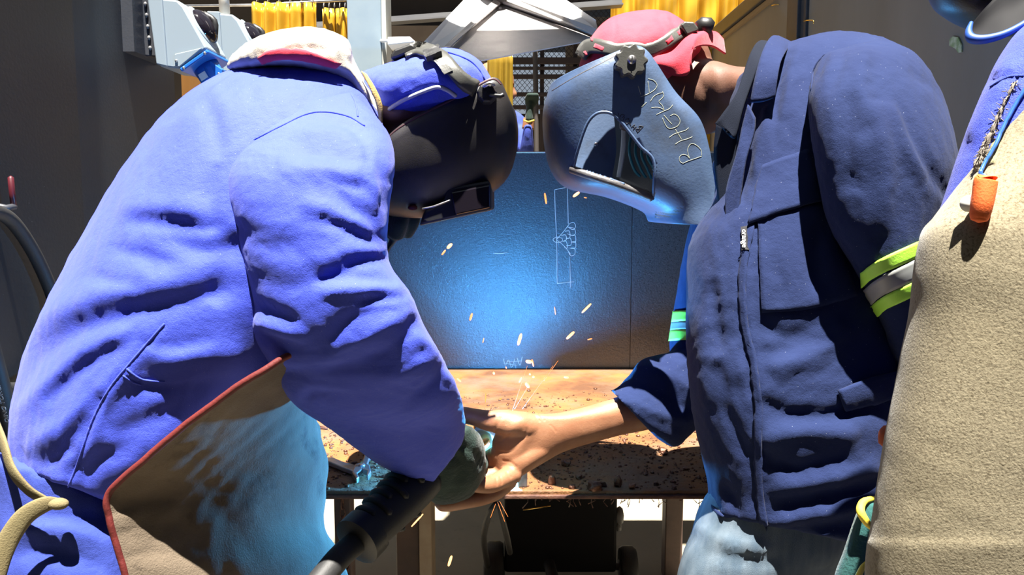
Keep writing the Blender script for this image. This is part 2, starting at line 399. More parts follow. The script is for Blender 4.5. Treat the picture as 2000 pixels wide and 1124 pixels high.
MT['label_white'] = mat('white_label', (0.7, 0.74, 0.78), rough=0.5)
MT['smoked'] = mat('smoked_glossy_knob', (0.01, 0.008, 0.012), rough=0.08)
MT['steel'] = mat('bright_tool_steel', (0.55, 0.54, 0.54), (0.38, 0.37, 0.38), 40, 0.3, metal=0.9)
MT['brass'] = mat('brass_contact_tip', (0.75, 0.50, 0.14), rough=0.25, metal=0.9)
MT['orange'] = mat('orange_earplug_foam', (0.90, 0.16, 0.03), rough=0.75, bump=((700, 0.0003),))
MT['cordblue'] = mat('blue_earplug_cord', (0.03, 0.12, 0.50), rough=0.4)
MT['fray'] = mat('grey_frayed_string', (0.24, 0.21, 0.175), (0.15, 0.13, 0.11), 200, 0.95)
MT['lime'] = mat('lime_reflective_tape', (0.42, 0.85, 0.06), (0.50, 0.92, 0.10), 12, 0.5, bump=((500, 0.0003),))
MT['silver'] = mat('grey_reflective_tape', (0.24, 0.25, 0.24), (0.30, 0.30, 0.28), 12, 0.45)
MT['spark'] = mat('glowing_spark', (0.02, 0.01, 0.01), rough=0.5, emit=((1.0, 0.28, 0.06), 1.7))
MT['spark_hot'] = mat('white_hot_spark', (0.02, 0.01, 0.01), rough=0.5, emit=((1.0, 0.42, 0.14), 3.2))
MT['arc'] = mat('welding_arc_glow', (1, 1, 1), rough=0.5, emit=((0.75, 0.9, 1.0), 60.0))
MT['teal'] = mat('teal_hose_plastic', (0.02, 0.16, 0.18), rough=0.4)
MT['white'] = mat('white_plastic', (0.75, 0.74, 0.70), rough=0.5)
MT['hand_label'] = mat('jacket_brand_tag', (0.02, 0.02, 0.025), rough=0.7)
MT['pvc_grey'] = mat('grey_conduit', (0.55, 0.5, 0.45), rough=0.5)
# ================================================================== setting
TZ = 0.60                      # bench height
TY0, TY1 = 1.30, 2.31          # bench front and back
o = mk('floor', box((-5, -2, -0.05), (5, 9, 0)), MT['floor'], smooth=False); struct(o, 'pale sunlit concrete workshop floor')

wl = empty('wall_left', (-1.0, 0.5, 0)); struct(wl, 'dark steel booth wall behind the left welder')
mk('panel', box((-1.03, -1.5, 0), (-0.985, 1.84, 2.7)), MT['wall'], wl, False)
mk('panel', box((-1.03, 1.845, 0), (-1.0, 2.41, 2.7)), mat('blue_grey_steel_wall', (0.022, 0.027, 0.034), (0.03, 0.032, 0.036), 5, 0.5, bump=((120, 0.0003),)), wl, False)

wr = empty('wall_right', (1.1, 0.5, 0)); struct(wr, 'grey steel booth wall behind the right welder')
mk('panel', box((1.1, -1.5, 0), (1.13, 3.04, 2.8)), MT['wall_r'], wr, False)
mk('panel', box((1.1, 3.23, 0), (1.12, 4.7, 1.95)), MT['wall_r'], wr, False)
mk('post', box((1.078, 3.10, 0), (1.125, 3.22, 2.8)), MT['wallframe'], wr, False, bevel=0.003)
mk('post', box((1.09, 3.045, 0), (1.125, 3.098, 2.8)), MT['wallframe'], wr, False, bevel=0.003)
mk('top_rail', box((1.07, 3.23, 1.955), (1.13, 4.7, 2.02)), MT['wallframe'], wr, False, bevel=0.004)
mk('lower_rail', box((1.085, 3.23, 1.93), (1.12, 4.7, 1.95)), mat('tan_steel_strip', (0.20, 0.14, 0.085), rough=0.6), wr, False)

# unseen dark wall added behind the camera to cut the fill light
wf = mk('wall_light_block', box((-1.03, -1.55, 0), (1.13, -1.5, 2.7)), MT['wall'], smooth=False); struct(wf, 'unseen dark wall added behind the viewer to cut fill light')
rf = mk('ceiling_light_block', box((-1.03, -1.5, 2.40), (1.13, -0.35, 2.43)), MT['wall'], smooth=False); struct(rf, 'unseen sheet added over the near end to shade the floor')  # added out of view to shade the near floor and cut its bounce
rg = mk('trim_9', box((-0.50, 1.82, 2.40), (1.1, 2.0, 2.46)), MT['wallframe'], smooth=False); struct(rg, 'unseen strip added above the bench to shade the back plate')  # added out of view to keep the sun off the back plate

# far wall with the barred gate opening
fw = empty('wall_back', (0, 5.2, 0)); struct(fw, 'dark far wall round the mesh gate')
mk('panel', box((-4, 5.2, 0), (-0.16, 5.25, 4)), MT['bgdark'], fw, False)
mk('panel', box((0.72, 5.2, 0), (4, 5.25, 4)), MT['bgdark'], fw, False)
mk('panel', box((-0.16, 5.2, 2.35), (0.72, 5.25, 4)), MT['bgdark'], fw, False)
mk('panel', box((-0.16, 5.2, 0), (0.72, 5.25, 1.66)), MT['bgdark'], fw, False)
a, b_ = P(700, 62, 5.0), P(960, 48, 5.0)
mk('panel', box((-1.4, 5.0, 1.2), (0.0, 5.05, P(800, 50, 5.0)[2])), MT['bgwall'], fw, False)
mk('panel', box((0.33, 5.0, 1.2), (0.95, 5.05, P(1150, 33, 5.0)[2])), MT['bgwall'], fw, False)
cl = mk('ceiling', box((-5, 4.45, 2.75), (5, 9, 2.8)), MT['bgdark'], smooth=False); struct(cl, 'dark workshop roof over the far bay')
for i, (x0, x1) in enumerate(((-0.92, -0.80), (-0.66, -0.54), (-0.42, -0.30), (-1.3, -1.18))):
    v, f = box((x0, 4.46, 2.62), (x0 + 0.05, 5.2, 2.72)); o = mk('trim_%d' % (i + 1), (v, f), MT['bgbeam'], smooth=False); struct(o, 'roof purlin under the dark far roof')

bm_ = empty('roof_beam', (-0.5, 4.4, 2.0)); tag(bm_, 'long grey steel channel beam crossing high behind the fume hood', 'beam')
pa, pb = P(480, 68, 4.4), P(1215, 13, 4.4)
mk('web', prism([pa, pb, pb + [0, 0, .04], pa + [0, 0, .04]], (0, 1, 0), 0, 0.03), MT['bgbeam'], bm_, False)
mk('flange', prism([pa, pb, pb + [0, 0, .008], pa + [0, 0, .008]], (0, 1, 0), -0.05, 0.0), MT['bgbeam'], bm_, False)

# ---- gate of expanded metal
gt = empty('mesh_gate', (0.25, 4.8, 1.2)); tag(gt, 'dark barred gate of expanded metal mesh between the two helmets', 'gate')
gx0, gx1 = P(948, 100, 4.8)[0], P(1210, 100, 4.8)[0]
for ya, yb in ((113, 126), (131, 137), (146, 155), (181, 189), (206, 214), (70, 84)):
    z1, z0 = P(1050, ya, 4.8)[2], P(1050, yb, 4.8)[2]
    mk('crossbar', box((gx0, 4.78, z0), (gx1, 4.80, z1)), MT['bgbar'], gt, False, bevel=0.003)
for xa, xb, dd in ((1055, 1063, 4.81), (1120, 1128, 4.81), (950, 958, 4.81), (1196, 1206, 4.81)):
    mk('upright', box((P(xa, 150, 4.8)[0], dd, 0.9), (P(xb, 150, 4.8)[0], dd + 0.02, 2.35)), MT['bgbar'], gt, False, bevel=0.003)
vs_, fs_ = [], []
dw, dh = 0.029, 0.0165; z0g, z1g = P(1050, 212, 4.8)[2], 2.33
nr, nc = int((z1g - z0g) / dh), int((gx1 - gx0) / (dw / 2))
for r in range(nr):
    pts = [((gx0 + c * dw / 2), z0g + r * dh + (dh / 2 if (c + r) % 2 else -dh / 2) * 0.95) for c in range(nc)]
    base = len(vs_)
    for x, z in pts: vs_ += [(x, 4.835, z - 0.0017), (x, 4.835, z + 0.0017), (x, 4.839, z + 0.0017), (x, 4.839, z - 0.0017)]
    for c in range(nc - 1):
        q = base + c * 4
        for k in range(4): fs_.append((q + k, q + (k + 1) % 4, q + 4 + (k + 1) % 4, q + 4 + k))
tag(mk('mesh_infill', (np.array(vs_), fs_), MT['bgbar'], gt, False), kind='stuff')
pp = tube([P(1044, -20, 4.5), P(1046, 150, 4.5), P(1048, 300, 4.5), P(1049, 520, 4.5)], 0.014, 10)
tag(mk('steel_pipe', pp, mat('grey_pipe', (0.06, 0.05, 0.045), rough=0.6)), 'thin upright steel pipe standing before the mesh gate', 'pipe')

# ---- amber curtains
def curtain(name, x0, x1, ytop, ybot, d, amp, waves, seed, m, label, hang=True):
    r = np.random.RandomState(seed); a, b = P(x0, ytop, d), P(x1, ytop, d); zb = P(x0, ybot, d)[2]
    n, k = 160, 26; X = np.linspace(a[0], b[0], n); t = np.linspace(0, 1, n); v = []
    ph = r.uniform(0, 6.28, 4)
    for j in range(k):
        s = j / (k - 1); z = a[2] + (b[2] - a[2]) * t + (zb - a[2]) * s
        w = np.sin(t * waves * 6.28 + ph[0] + 0.8 * np.sin(t * 9 + ph[1]) + s * 0.7) + 0.45 * np.sin(t * waves * 13.1 + ph[2] + s * 1.6) + 0.25 * np.sin(s * 22 + t * 31 + ph[3])
        v.append(np.stack([X + amp * 0.3 * np.cos(t * waves * 6.28 + ph[0]), d + amp * w * (0.75 + 0.5 * s), z], 1))
    e = empty(name, (float((a[0] + b[0]) / 2), d, float(zb))); tag(e, label, 'curtain', 'amber welding curtains')
    mk('sheet', (np.vstack(v), grid_faces(k, n, False)), m, e, True, solid=0.0015)
    if hang:
        for i in range(6):
            x = a[0] + (b[0] - a[0]) * (i + 0.5) / 6; z = a[2] + (b[2] - a[2]) * (i + 0.5) / 6
            mk('hook', tube([(x, d, z - 0.02), (x, d - 0.012, z + 0.004), (x, d, z + 0.022), (x, d + 0.01, z + 0.01)], 0.002, 6, 9), MT['bgbeam'], e)
    return e
curtain('welding_curtain', 492, 622, 6, 470, 3.5, 0.022, 5, 3, MT['yellow'], 'glossy amber welding curtain gathered behind the cream collar')
curtain('welding_curtain', 628, 690, 16, 470, 3.55, 0.014, 2.5, 5, MT['yellow'], 'narrow amber curtain strip hanging beside the pale column')
curtain('welding_curtain', 1190, 1470, -22, 330, 4.5, 0.03, 7, 8, MT['yellow'], 'bright amber welding curtain above the red bandana')
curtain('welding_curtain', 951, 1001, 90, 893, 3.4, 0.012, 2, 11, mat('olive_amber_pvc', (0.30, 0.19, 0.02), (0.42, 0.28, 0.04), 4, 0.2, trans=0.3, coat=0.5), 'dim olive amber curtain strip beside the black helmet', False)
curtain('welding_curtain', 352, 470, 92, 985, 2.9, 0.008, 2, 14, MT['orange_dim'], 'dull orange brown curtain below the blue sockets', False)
tag(mk('curtain_rod', tube([P(330, 12, 3.52), P(500, 10, 3.52), P(690, -1, 3.52)], 0.006, 8), MT['steel']), 'thin metal rod carrying the amber curtains', 'rod')

# ---- pale column
cm = empty('support_column', (-0.55, 3.08, 0)); tag(cm, 'pale blue grey square column behind the bent welder', 'column')
xa, xb = P(678, 60, 3.0)[0], P(745, 60, 3.0)[0]
mk('shaft', box((xa, 3.0, 0), (xb, 3.13, 2.9)), MT['column'], cm, False, bevel=0.004)
mk('lit_side', box((xb + 0.001, 2.995, 0), (xb + 0.018, 3.13, 2.9)), MT['column_lit_side'], cm, False, bevel=0.002)  # sunlit side face drawn as a paler strip, light put into its colour
ts = empty('wall_lamp', P(785, 86, 2.9)); tag(ts, 'small white sheet metal lamp housing beside the pale column', 'lamp')
mk('housing', prism([P(757, 72, 2.9), P(800, 71, 2.9), P(812, 82, 2.9), P(757, 88, 2.9)], (0, 1, 0), 0, 0.12), MT['whitepaint'], ts, False, bevel=0.003)
mk('bracket', tube([P(757, 80, 2.96), P(740, 80, 3.02)], 0.006, 8), MT['whitepaint'], ts)

# ---- fume hood
hd = empty('fume_hood', P(975, 60, 2.4)); tag(hd, 'folded galvanised fume hood with white rims above the back plate', 'fume hood')
A_, B_, C_, D_ = P(976, 9, 2.42), P(866, 96, 2.12), P(940, 119, 2.08), P(1163, 78, 2.16)
def quadsheet(q, n=10):
    q = [np.array(k) for k in q]; v = [(q[0] * (1 - s) + q[1] * s) * (1 - t) + (q[3] * (1 - s) + q[2] * s) * t for t in np.linspace(0, 1, n) for s in np.linspace(0, 1, n)]
    return np.array(v), grid_faces(n, n, False)
mk('front_face', quadsheet([A_, B_, C_, D_]), MT['galv'], hd, False, solid=0.003)
bk = np.array([0, 0.45, 0.11])
mk('left_rim', prism([P(925, -22, 2.40), P(962, -8, 2.40), P(978, 6, 2.40), P(868, 94, 2.10), P(832, 97, 2.10), P(826, 82, 2.10)], (0, 1, 0), 0, 0.05), MT['whitepaint'], hd, False, bevel=0.004)
mk('left_fold', prism([P(966, 0, 2.39), P(978, 8, 2.39), P(880, 92, 2.095), P(868, 92, 2.095)], (0, 1, 0), -0.012, 0.0), MT['galv'], hd, False, bevel=0.002)
mk('right_rim', prism([P(980, 5, 2.40), P(1000, -22, 2.40), P(1075, -22, 2.38), P(1164, 38, 2.16), P(1168, 58, 2.16), P(1166, 66, 2.16)], (0, 1, 0), 0, 0.05), MT['whitepaint'], hd, False, bevel=0.004)
mk('right_fold', prism([P(985, 3, 2.39), P(1000, -4, 2.39), P(1164, 57, 2.15), P(1164, 72, 2.15)], (0, 1, 0), -0.012, 0.0), MT['galv'], hd, False, bevel=0.002)
mk('rear_face', quadsheet([A_ + bk * 0.3, B_ + bk, C_ + bk, D_ + bk]), MT['galv'], hd, False, solid=0.003)
mk('side_face', quadsheet([A_, B_, B_ + bk, A_ + bk * 0.3]), MT['galv'], hd, False, solid=0.003)
mk('side_face', quadsheet([A_, D_, D_ + bk, A_ + bk * 0.3]), MT['galv'], hd, False, solid=0.003)
c0 = P(962, 4, 2.40)
mk('duct', tube([c0, c0 + [0, 0.03, 0.12], c0 + [0, 0.05, 0.7]], 0.052, 28, cap=0.02), MT['galv'], hd)
mk('rivet', ball(P(977, 16, 2.38), (0.005, 0.004, 0.005)), MT['steel'], hd)

# ---- sockets on the left wall
def rot_to(n):
    n = np.array(n, float); n /= np.linalg.norm(n); a = np.cross(n, [0, 1, 0]); a /= np.linalg.norm(a); return np.array([a, np.cross(n, a), n])
def socket(off, label, withboard):
    off = np.array(off); d = 2.15
    e = empty('power_socket', P(350, 60, d) + off); tag(e, label, 'socket', 'industrial sockets on the left wall')
    sh = lambda vf: (vf[0] + off, vf[1])
    prof = [P(x, y, d) for x, y in ((290, -6), (308, 124), (314, 130), (352, 135), (404, 94), (358, 12), (346, 0))]
    mk('housing', sh(prism(prof, (0, 1, 0), 0, 0.15)), MT['sock_white'], e, False, bevel=0.005)
    mk('back_flange', sh(prism([P(x, y, d) for x, y in ((289, -7), (307, 126), (328, 131), (318, -6))], (0, 1, 0), -0.006, 0.156)), MT['sock_white'], e, False, bevel=0.003)
    mk('side_panel', sh(prism([P(x, y, d) for x, y in ((342, 106), (398, 93), (352, 131), (340, 131))], (0, 1, 0), -0.004, 0.0)), MT['sock_white'], e, False, bevel=0.002)
    p0, p1 = P(404, 94, d), P(358, 12, d); ax = (p1 - p0) / np.linalg.norm(p1 - p0); n = np.cross([0, 1, 0], ax); n = n if n[0] > 0 else -n
    c = p0 * 0.36 + p1 * 0.64 + np.array([0, 0.075, 0]); R = np.array([[0, 1, 0], ax, n])
    mk('bezel', sh(ball(c + n * 0.0, (0.058, 0.062, 0.008), R, 20)), MT['sock_white'], e)
    dm = mk('switch_dome', sh(ball(c + n * 0.002, (0.048, 0.05, 0.03), R, 22)), MT['smoked'], e)
    mk('switch_lever', sh(tube([c + n * 0.02 - ax * 0.03, c + n * 0.036, c + n * 0.02 + ax * 0.03], 0.009, 10, 7)), MT['black'], dm)
    q0, q1 = P(351, 134, d), P(405, 96, d); u = (q1 - q0) / np.linalg.norm(q1 - q0); w = np.cross([0, 1, 0], u); w = w if w[2] < 0 else -w
    fl = mk('inlet_flange', sh(prism([q0, q1, q1 + w * 0.011, q0 + w * 0.011], (0, 1, 0), -0.004, 0.154)), MT['sock_blue'], e, False, bevel=0.003)
    for s in (0.12, 0.88):
        for yy in (0.008, 0.14): mk('screw', sh(ball(q0 * (1 - s) + q1 * s + np.array([0, yy - 0.012, 0]) + w * 0.006, (0.004, 0.004, 0.004), None, 8)), MT['steel'], fl)
    m = (q0 + q1) / 2 + np.array([0, 0.07, 0]) + w * 0.01
    wd = (P(416, 160, d + .07) - P(388, 112, d + .07)); wd /= np.linalg.norm(wd)
    br = mk('barrel', sh(tube([m, m + wd * 0.02, m + wd * 0.062], [0.036, 0.034, 0.032], 24, cap=0.02)), MT['sock_blue'], e)
    mk('collar', sh(tube([m + wd * 0.062, m + wd * 0.066, m + wd * 0.09], [0.036, 0.037, 0.036], 24, cap=0.02)), MT['sock_blue'], e)
    mk('collar_gap', sh(tube([m + wd * 0.058, m + wd * 0.068], [0.0345, 0.0345], 24, cap=0.02)), MT['black'], e)
    mk('rib', sh(tube([m + np.array([0.006, -0.036, 0]) + wd * 0.01, m + np.array([0.006, -0.034, 0]) + wd * 0.055], 0.003, 8)), MT['sock_blue'], br)
    lt = mk('latch', sh(prism([m + np.array([0.02, -0.02, 0.012]), m + np.array([0.055, -0.02, -0.012]), m + np.array([0.05, -0.02, -0.04]), m + np.array([0.028, -0.02, -0.05])], (0, 1, 0), -0.008, 0.02)), MT['sock_blue'], e, False, bevel=0.002)
    mk('pivot', sh(ball(m + np.array([0.045, -0.03, -0.024]), (0.004, 0.003, 0.004), None, 8)), MT['steel'], lt)
    lab = m + wd * 0.034 + np.array([-0.013, -0.0325, 0.0])
    mk('label_plate', sh(prism([lab + wd * -0.009 + np.array([-0.010, 0.003, -0.005]), lab + wd * -0.009 + np.array([0.010, -0.001, 0.005]), lab + wd * 0.009 + np.array([0.010, -0.001, 0.005]), lab + wd * 0.009 + np.array([-0.010, 0.003, -0.005])], (0, 1, 0), -0.0015, 0.001)), MT['label_white'], br, False)
    mk('screw', sh(ball(P(344, 119, d - 0.006), (0.004, 0.003, 0.004), None, 8)), MT['steel'], e)
    return e
s1 = socket((0, 0, 0), 'nearest pale grey switched socket with blue inlet on the left wall', True)
s2 = socket(P(486, 59, 2.6) - P(388, 37, 2.225), 'farther pale grey switched socket half hidden behind the cream collar', True)
mbd = empty('mounting_board', P(285, 60, 2.2)); tag(mbd, 'black mounting board with bolts behind the nearest socket', 'board')
mk('board', prism([P(x, y, 2.16) for x, y in ((268, -30), (283, 109), (309, 111), (292, -30))], (0, 1, 0), 0, 0.14), MT['wallframe'], mbd, False, bevel=0.003)
for y in (8, 30, 52, 74, 94):
    x = 277 + y * 0.108; mk('bolt', ball(P(x + 6, y, 2.158), (0.0045, 0.004, 0.006), None, 8), MT['bgbeam'], mbd)
mk('backing', box((-1.0, 2.10, P(285, 109, 2.16)[2]), (P(268, -30, 2.16)[0] + 0.012, 2.30, 2.2)), MT['wallframe'], mbd, False)
tag(mk('conduit_pipe', tube([P(439, 26, 2.62), P(437, -10, 2.62), P(435, -60, 2.62)], 0.0165, 16), MT['pvc_grey']), 'grey conduit rising from the farther socket', 'pipe')

# ---- hose hung on a red hook
XL = -0.955
hk = empty('wall_hook', PX(14, 405, XL)); tag(hk, 'red painted steel hook at the left edge holding a black hose', 'hook')
mk('upright', tube([PX(21, 347, XL), PX(24, 380, XL), PX(27, 402, XL)], 0.0055, 8), mat('dark_red_paint', (0.07, 0.008, 0.014), rough=0.4), hk)
mk('arm', tube([PX(28, 404, XL), PX(12, 407, XL), PX(-20, 400, -0.985)], 0.0065, 8), MT['wallframe'], hk)
hs = empty('welding_hose', PX(60, 500, XL)); tag(hs, 'black ribbed welding hose hanging behind the left welder', 'hose')
hpts = [PX(x, y, XL) for x, y in ((-80, 430), (-30, 412), (15, 425), (55, 475), (88, 540), (108, 600), (110, 680), (70, 740), (10, 760), (-60, 720))]
mk('outer_sheath', tube(hpts, 0.0135, 14, 90), MT['rubber'], hs)
h2 = [PX(x, y, XL + 0.01) for x, y in ((-30, 640), (-8, 720), (10, 790), (24, 850), (30, 930), (20, 1010))]
mk('lower_loop', tube(h2, 0.0165, 14, 60), MT['rubber'], hs)
def text_mesh(name, s, size, origin, xdir, ydir, m, parent, th=0.0004):
    cu = bpy.data.curves.new(name, 'FONT'); cu.body = s; cu.size = size; cu.extrude = th; ob = bpy.data.objects.new('t', cu); COL.objects.link(ob)
    dg = bpy.context.evaluated_depsgraph_get(); me = bpy.data.meshes.new_from_object(ob.evaluated_get(dg)); bpy.data.objects.remove(ob)
    V = np.array([v.co[:] for v in me.vertices]); Fc = [tuple(p.vertices) for p in me.polygons]; bpy.data.meshes.remove(me)
    x = np.array(xdir, float); x /= np.linalg.norm(x); y = np.array(ydir, float); y -= x * (x @ y); y /= np.linalg.norm(y); z = np.cross(x, y)
    return mk(name, (np.array(origin) + V[:, :1] * x + V[:, 1:2] * y + V[:, 2:3] * z, Fc), m, parent, False)
ta, tb = PX(20, 826, XL + 0.03), PX(2, 752, XL + 0.03)
text_mesh('lettering', 'DING TORCH', 0.0135, ta + np.array([0.0, -0.003, 0]), tb - ta, np.array([-1, 0.3, 0]), mat('grey_hose_print', (0.35, 0.38, 0.42), rough=0.7), hs)

# ---- small bits on the right wall
wh = tag(mk('wire_hook', tube([PX(1568, 42, 1.098), PX(1576, 40, 1.07), PX(1588, 40, 1.07), PX(1589, 46, 1.07)], 0.0022, 8, 12), MT['brass']), 'tiny bent brass wire on the wall right of the post', 'wire')
tag(mk('wire_hook', tube([PX(1521, 9, 1.098), PX(1514, 9, 1.09), PX(1507, 11, 1.09)], 0.0022, 8, 8), MT['brass']), 'tiny bent brass wire on the wall left of the post', 'wire')
cp = np.array([PX(x, y, 1.0985) for x, y in ((1857, 77), (1863, 71), (1873, 73), (1879, 86), (1880, 102), (1874, 103), (1868, 95), (1856, 89))])
tag(mk('paint_chip', prism(cp, (-1, 0, 0), 0, 0.003), mat('pale_lime_paint_flake', (0.42, 0.45, 0.34), (0.16, 0.24, 0.10), 60, 0.7), smooth=False), 'pale flaking paint patch on the right wall above the apron', 'paint patch')

# ================================================================== bench
tb_ = empty('welding_bench', (0, 1.8, 0)); tag(tb_, 'rusty steel welding bench with a spattered top', 'bench')
TX0, TX1 = -0.50, 0.50
n1, n2 = 70, 60; gx = np.linspace(TX0, TX1, n1); gy = np.linspace(TY0, TY1, n2)
top = mk('bench_top', box((TX0, TY0, TZ - 0.010), (TX1, TY1, TZ)), MT['rust'], tb_, False, bevel=0.002)
mk('front_edge', box((TX0, TY0 - 0.004, TZ - 0.014), (TX1, TY0 + 0.02, TZ - 0.0065)), MT['rust_dark'], tb_, False, bevel=0.002)
for x0, y0, w_ in ((-0.315, 1.36, 0.03), (-0.245, 1.62, 0.05), (0.462, 1.36, 0.03), (0.44, 2.2, 0.05)):
    mk('leg', box((x0, y0, 0), (x0 + w_, y0 + w_ * 1.1, TZ - 0.01)), mat('bench_leg_steel', (0.06, 0.035, 0.03), (0.10, 0.06, 0.045), 12, 0.6, bump=((120, 0.0006),)), tb_, False, bevel=0.003)
mk('leg_lit_side', box((-0.194, 1.60, 0), (-0.168, 1.68, TZ - 0.01)), mat('lit_leg_side_tone', (0.36, 0.29, 0.20), (0.28, 0.20, 0.13), 20, 0.6), tb_, False, bevel=0.002)  # lit right side of the square leg, painted as a pale strip
# spatter beads, fused to the top
vs_, fs_ = [], []
ico = bmesh.new(); bmesh.ops.create_icosphere(ico, subdivisions=1, radius=1); iv = np.array([v.co[:] for v in ico.verts]); ifc = [tuple(v.index for v in q.verts) for q in ico.faces]; ico.free()
for i in range(5600):
    x, y = RNG.uniform(TX0, TX1), TY0 + 0.005 + (RNG.beta(1.0, 1.9)) * 0.75
    dens = 0.5 + 0.5 * math.sin(x * 17 + 1.3) * math.sin(y * 14 + x * 6); 
    if RNG.rand() > 0.35 + 0.65 * dens: continue
    r = 0.0008 + 0.0012 * RNG.exponential(0.9); r = min(r, 0.0048)
    s = r * np.array([RNG.uniform(.8, 1.3), RNG.uniform(.8, 1.3), RNG.uniform(.6, 1.0)])
    a = RNG.uniform(0, 6.28); R = np.array([[math.cos(a), math.sin(a), 0], [-math.sin(a), math.cos(a), 0], [0, 0, 1]])
    b0 = len(vs_) * 12; vs_.append((iv * (1 + RNG.uniform(-.15, .15, (12, 1))) * s) @ R + [x, y, TZ + r * 0.25]); fs_ += [tuple(k + b0 for k in q) for q in ifc]
tag(mk('weld_spatter', (np.vstack(vs_), fs_), MT['slag'], tb_), kind='stuff')
# hair-thin drips under the front edge
dr = []
for i in range(46):
    x = RNG.uniform(0.02, 0.42); y = TY0 + RNG.uniform(-0.002, 0.012); L = RNG.uniform(0.004, 0.020); b0 = np.array([x, y, TZ - 0.012])
    dr.append(tube([b0, b0 + [RNG.uniform(-.006, .004), 0, -L * .5], b0 + [RNG.uniform(-.010, .006), -0.002, -L]], [0.0005, 0.0004, 0.0009], 5))
tag(mk('slag_drips', join(dr), MT['slag'], tb_), kind='stuff')
# bigger slag lumps
def lump(px, py, wpx, hpx, label, seed):
    b0 = PZ(px, py, TZ); s = wpx * b0[1] / FPX / 2; h = hpx * 0.72 * b0[1] / FPX
    r = np.random.RandomState(seed); v, f = ball((0, 0, 0), (1, 1, 1), None, 10)
    k = r.normal(size=(5, 3)) * 3; q = sum(np.sin(v @ kk + r.uniform(0, 6)) for kk in k) * 0.16 + 0.45 * (np.abs(v).max(1) ** -0.35 - 1) + 0.1
    v = spow(v, 0.72) * (1 + q * 0.8)[:, None] * [s, s * 0.9, h * 0.55] + [0, 0, h * 0.42]
    tag(mk('slag_lump', (v + b0, f), MT['slag']), label, 'slag', 'slag lumps on the bench')
for i, (x, y, w_, h_, l) in enumerate((
    (1078, 946, 15, 24, 'dark knobbly slag lump nearest the palm on the bench'), (1107, 910, 15, 17, 'shiny round slag lump highest on the bench near the wrist'),
    (1162, 957, 24, 20, 'wide low slag lump near the bench front edge'), (1207, 951, 13, 26, 'tall dark slag lump standing near the bench edge'),
    (1234, 955, 12, 15, 'small slag lump just right of the tall lump'), (1178, 951, 10, 14, 'small slag lump between the wide lump and the tall lump'),
    (1117, 955, 12, 10, 'small low slag bead cluster left of the wide lump'), (1130, 935, 12, 12, 'brown slag lump midway across the bench top'),
    (1295, 884, 16, 12, 'dark slag lump below the hanging navy cuff'), (1297, 889, 12, 8, 'little slag bead beside the lump below the navy cuff'),
    (1317, 956, 8, 8, 'lone slag bead near the right man\'s jacket'), (1139, 868, 12, 6, 'slag bead under the bare forearm'),
    (692, 907, 9, 7, 'round slag bead above the pliers head'), (1340, 918, 10, 7, 'slag bead at the right end of the bench'),
    (1280, 948, 9, 9, 'slag bead left of the lone bead by the jacket'))): lump(x, y, w_, h_, l, i)

# back plate
bp = empty('back_plate', (0, TY1 + 0.005, TZ)); tag(bp, 'blued steel back plate behind the bench with a chalk weld sketch', 'steel plate')
PX0, PX1, PZ1 = -0.55, 0.70, P(1030, 299, TY1)[2]
xs = P(1232, 600, TY1)[0]
mk('sheet', box((PX0, TY1, TZ - 0.02), (xs - 0.001, TY1 + 0.005, PZ1)), MT['plate'], bp, False)
mk('sheet', box((xs + 0.001, TY1 + 0.001, TZ - 0.02), (PX1, TY1 + 0.005, PZ1)), MT['plate'], bp, False)
mk('backing', box((PX0, TY1 + 0.006, TZ - 0.02), (PX1, TY1 + 0.009, PZ1 - 0.004)), MT['wallframe'], bp, False)
mk('top_edge', box((PX0, TY1 - 0.002, PZ1), (PX1, TY1 + 0.012, PZ1 + 0.004)), MT['steel'], bp, False, bevel=0.001)
# chalk sketch on the plate
def chalk(lines, r=0.0009):
    return join([tube([P(x, y, TY1 - 0.0004) for x, y in cr(np.array(l, float), max(2, 6 * (len(l) - 1)) if len(l) > 2 else 2)], r, 5) for l in lines])
def c6(x, y): return (760 + x / 2.4435, 280 + y / 2.4435)
L6 = [[(790, 222), (793, 330), (800, 470), (802, 670)], [(790, 222), (850, 210)], [(850, 210), (853, 300), (855, 385)], [(862, 540), (866, 690)], [(802, 670), (885, 660)],
      [(800, 458), (830, 425), (862, 383)], [(800, 462), (835, 490), (866, 530)],
      [(862, 383), (880, 378), (890, 395), (880, 412), (860, 405)], [(850, 400), (880, 405), (890, 425), (880, 440), (850, 432)], [(868, 440), (888, 440), (890, 470), (872, 472)],
      [(868, 472), (889, 470), (890, 498), (870, 500)], [(862, 500), (886, 505), (886, 530), (868, 537), (856, 520)], [(840, 420), (860, 420), (862, 450), (845, 455)],
      [(846, 455), (866, 455), (868, 485), (846, 490)], [(822, 440), (842, 438), (846, 460), (828, 468)], [(828, 468), (846, 470), (850, 500), (836, 495)],
      [(785, 455), (800, 448), (826, 455), (822, 470), (795, 472), (783, 462), (785, 455)], [(497, 525), (530, 527), (565, 522)]]
mk('chalk_drawing', chalk([[c6(*p) for p in l] for l in L6]), MT['platechalk'], bp)
L7 = [[(545, 1030), (555, 1060), (570, 1035), (585, 1070), (600, 1030)], [(560, 1045), (630, 1040)], [(575, 1080), (590, 1105), (605, 1085), (600, 1050)], [(610, 1025), (625, 1060), (635, 1020)], [(548, 1050), (610, 1062)]]
mk('chalk_scribble', chalk([[c6(*p) for p in l] for l in L7]), MT['platechalk'], bp)

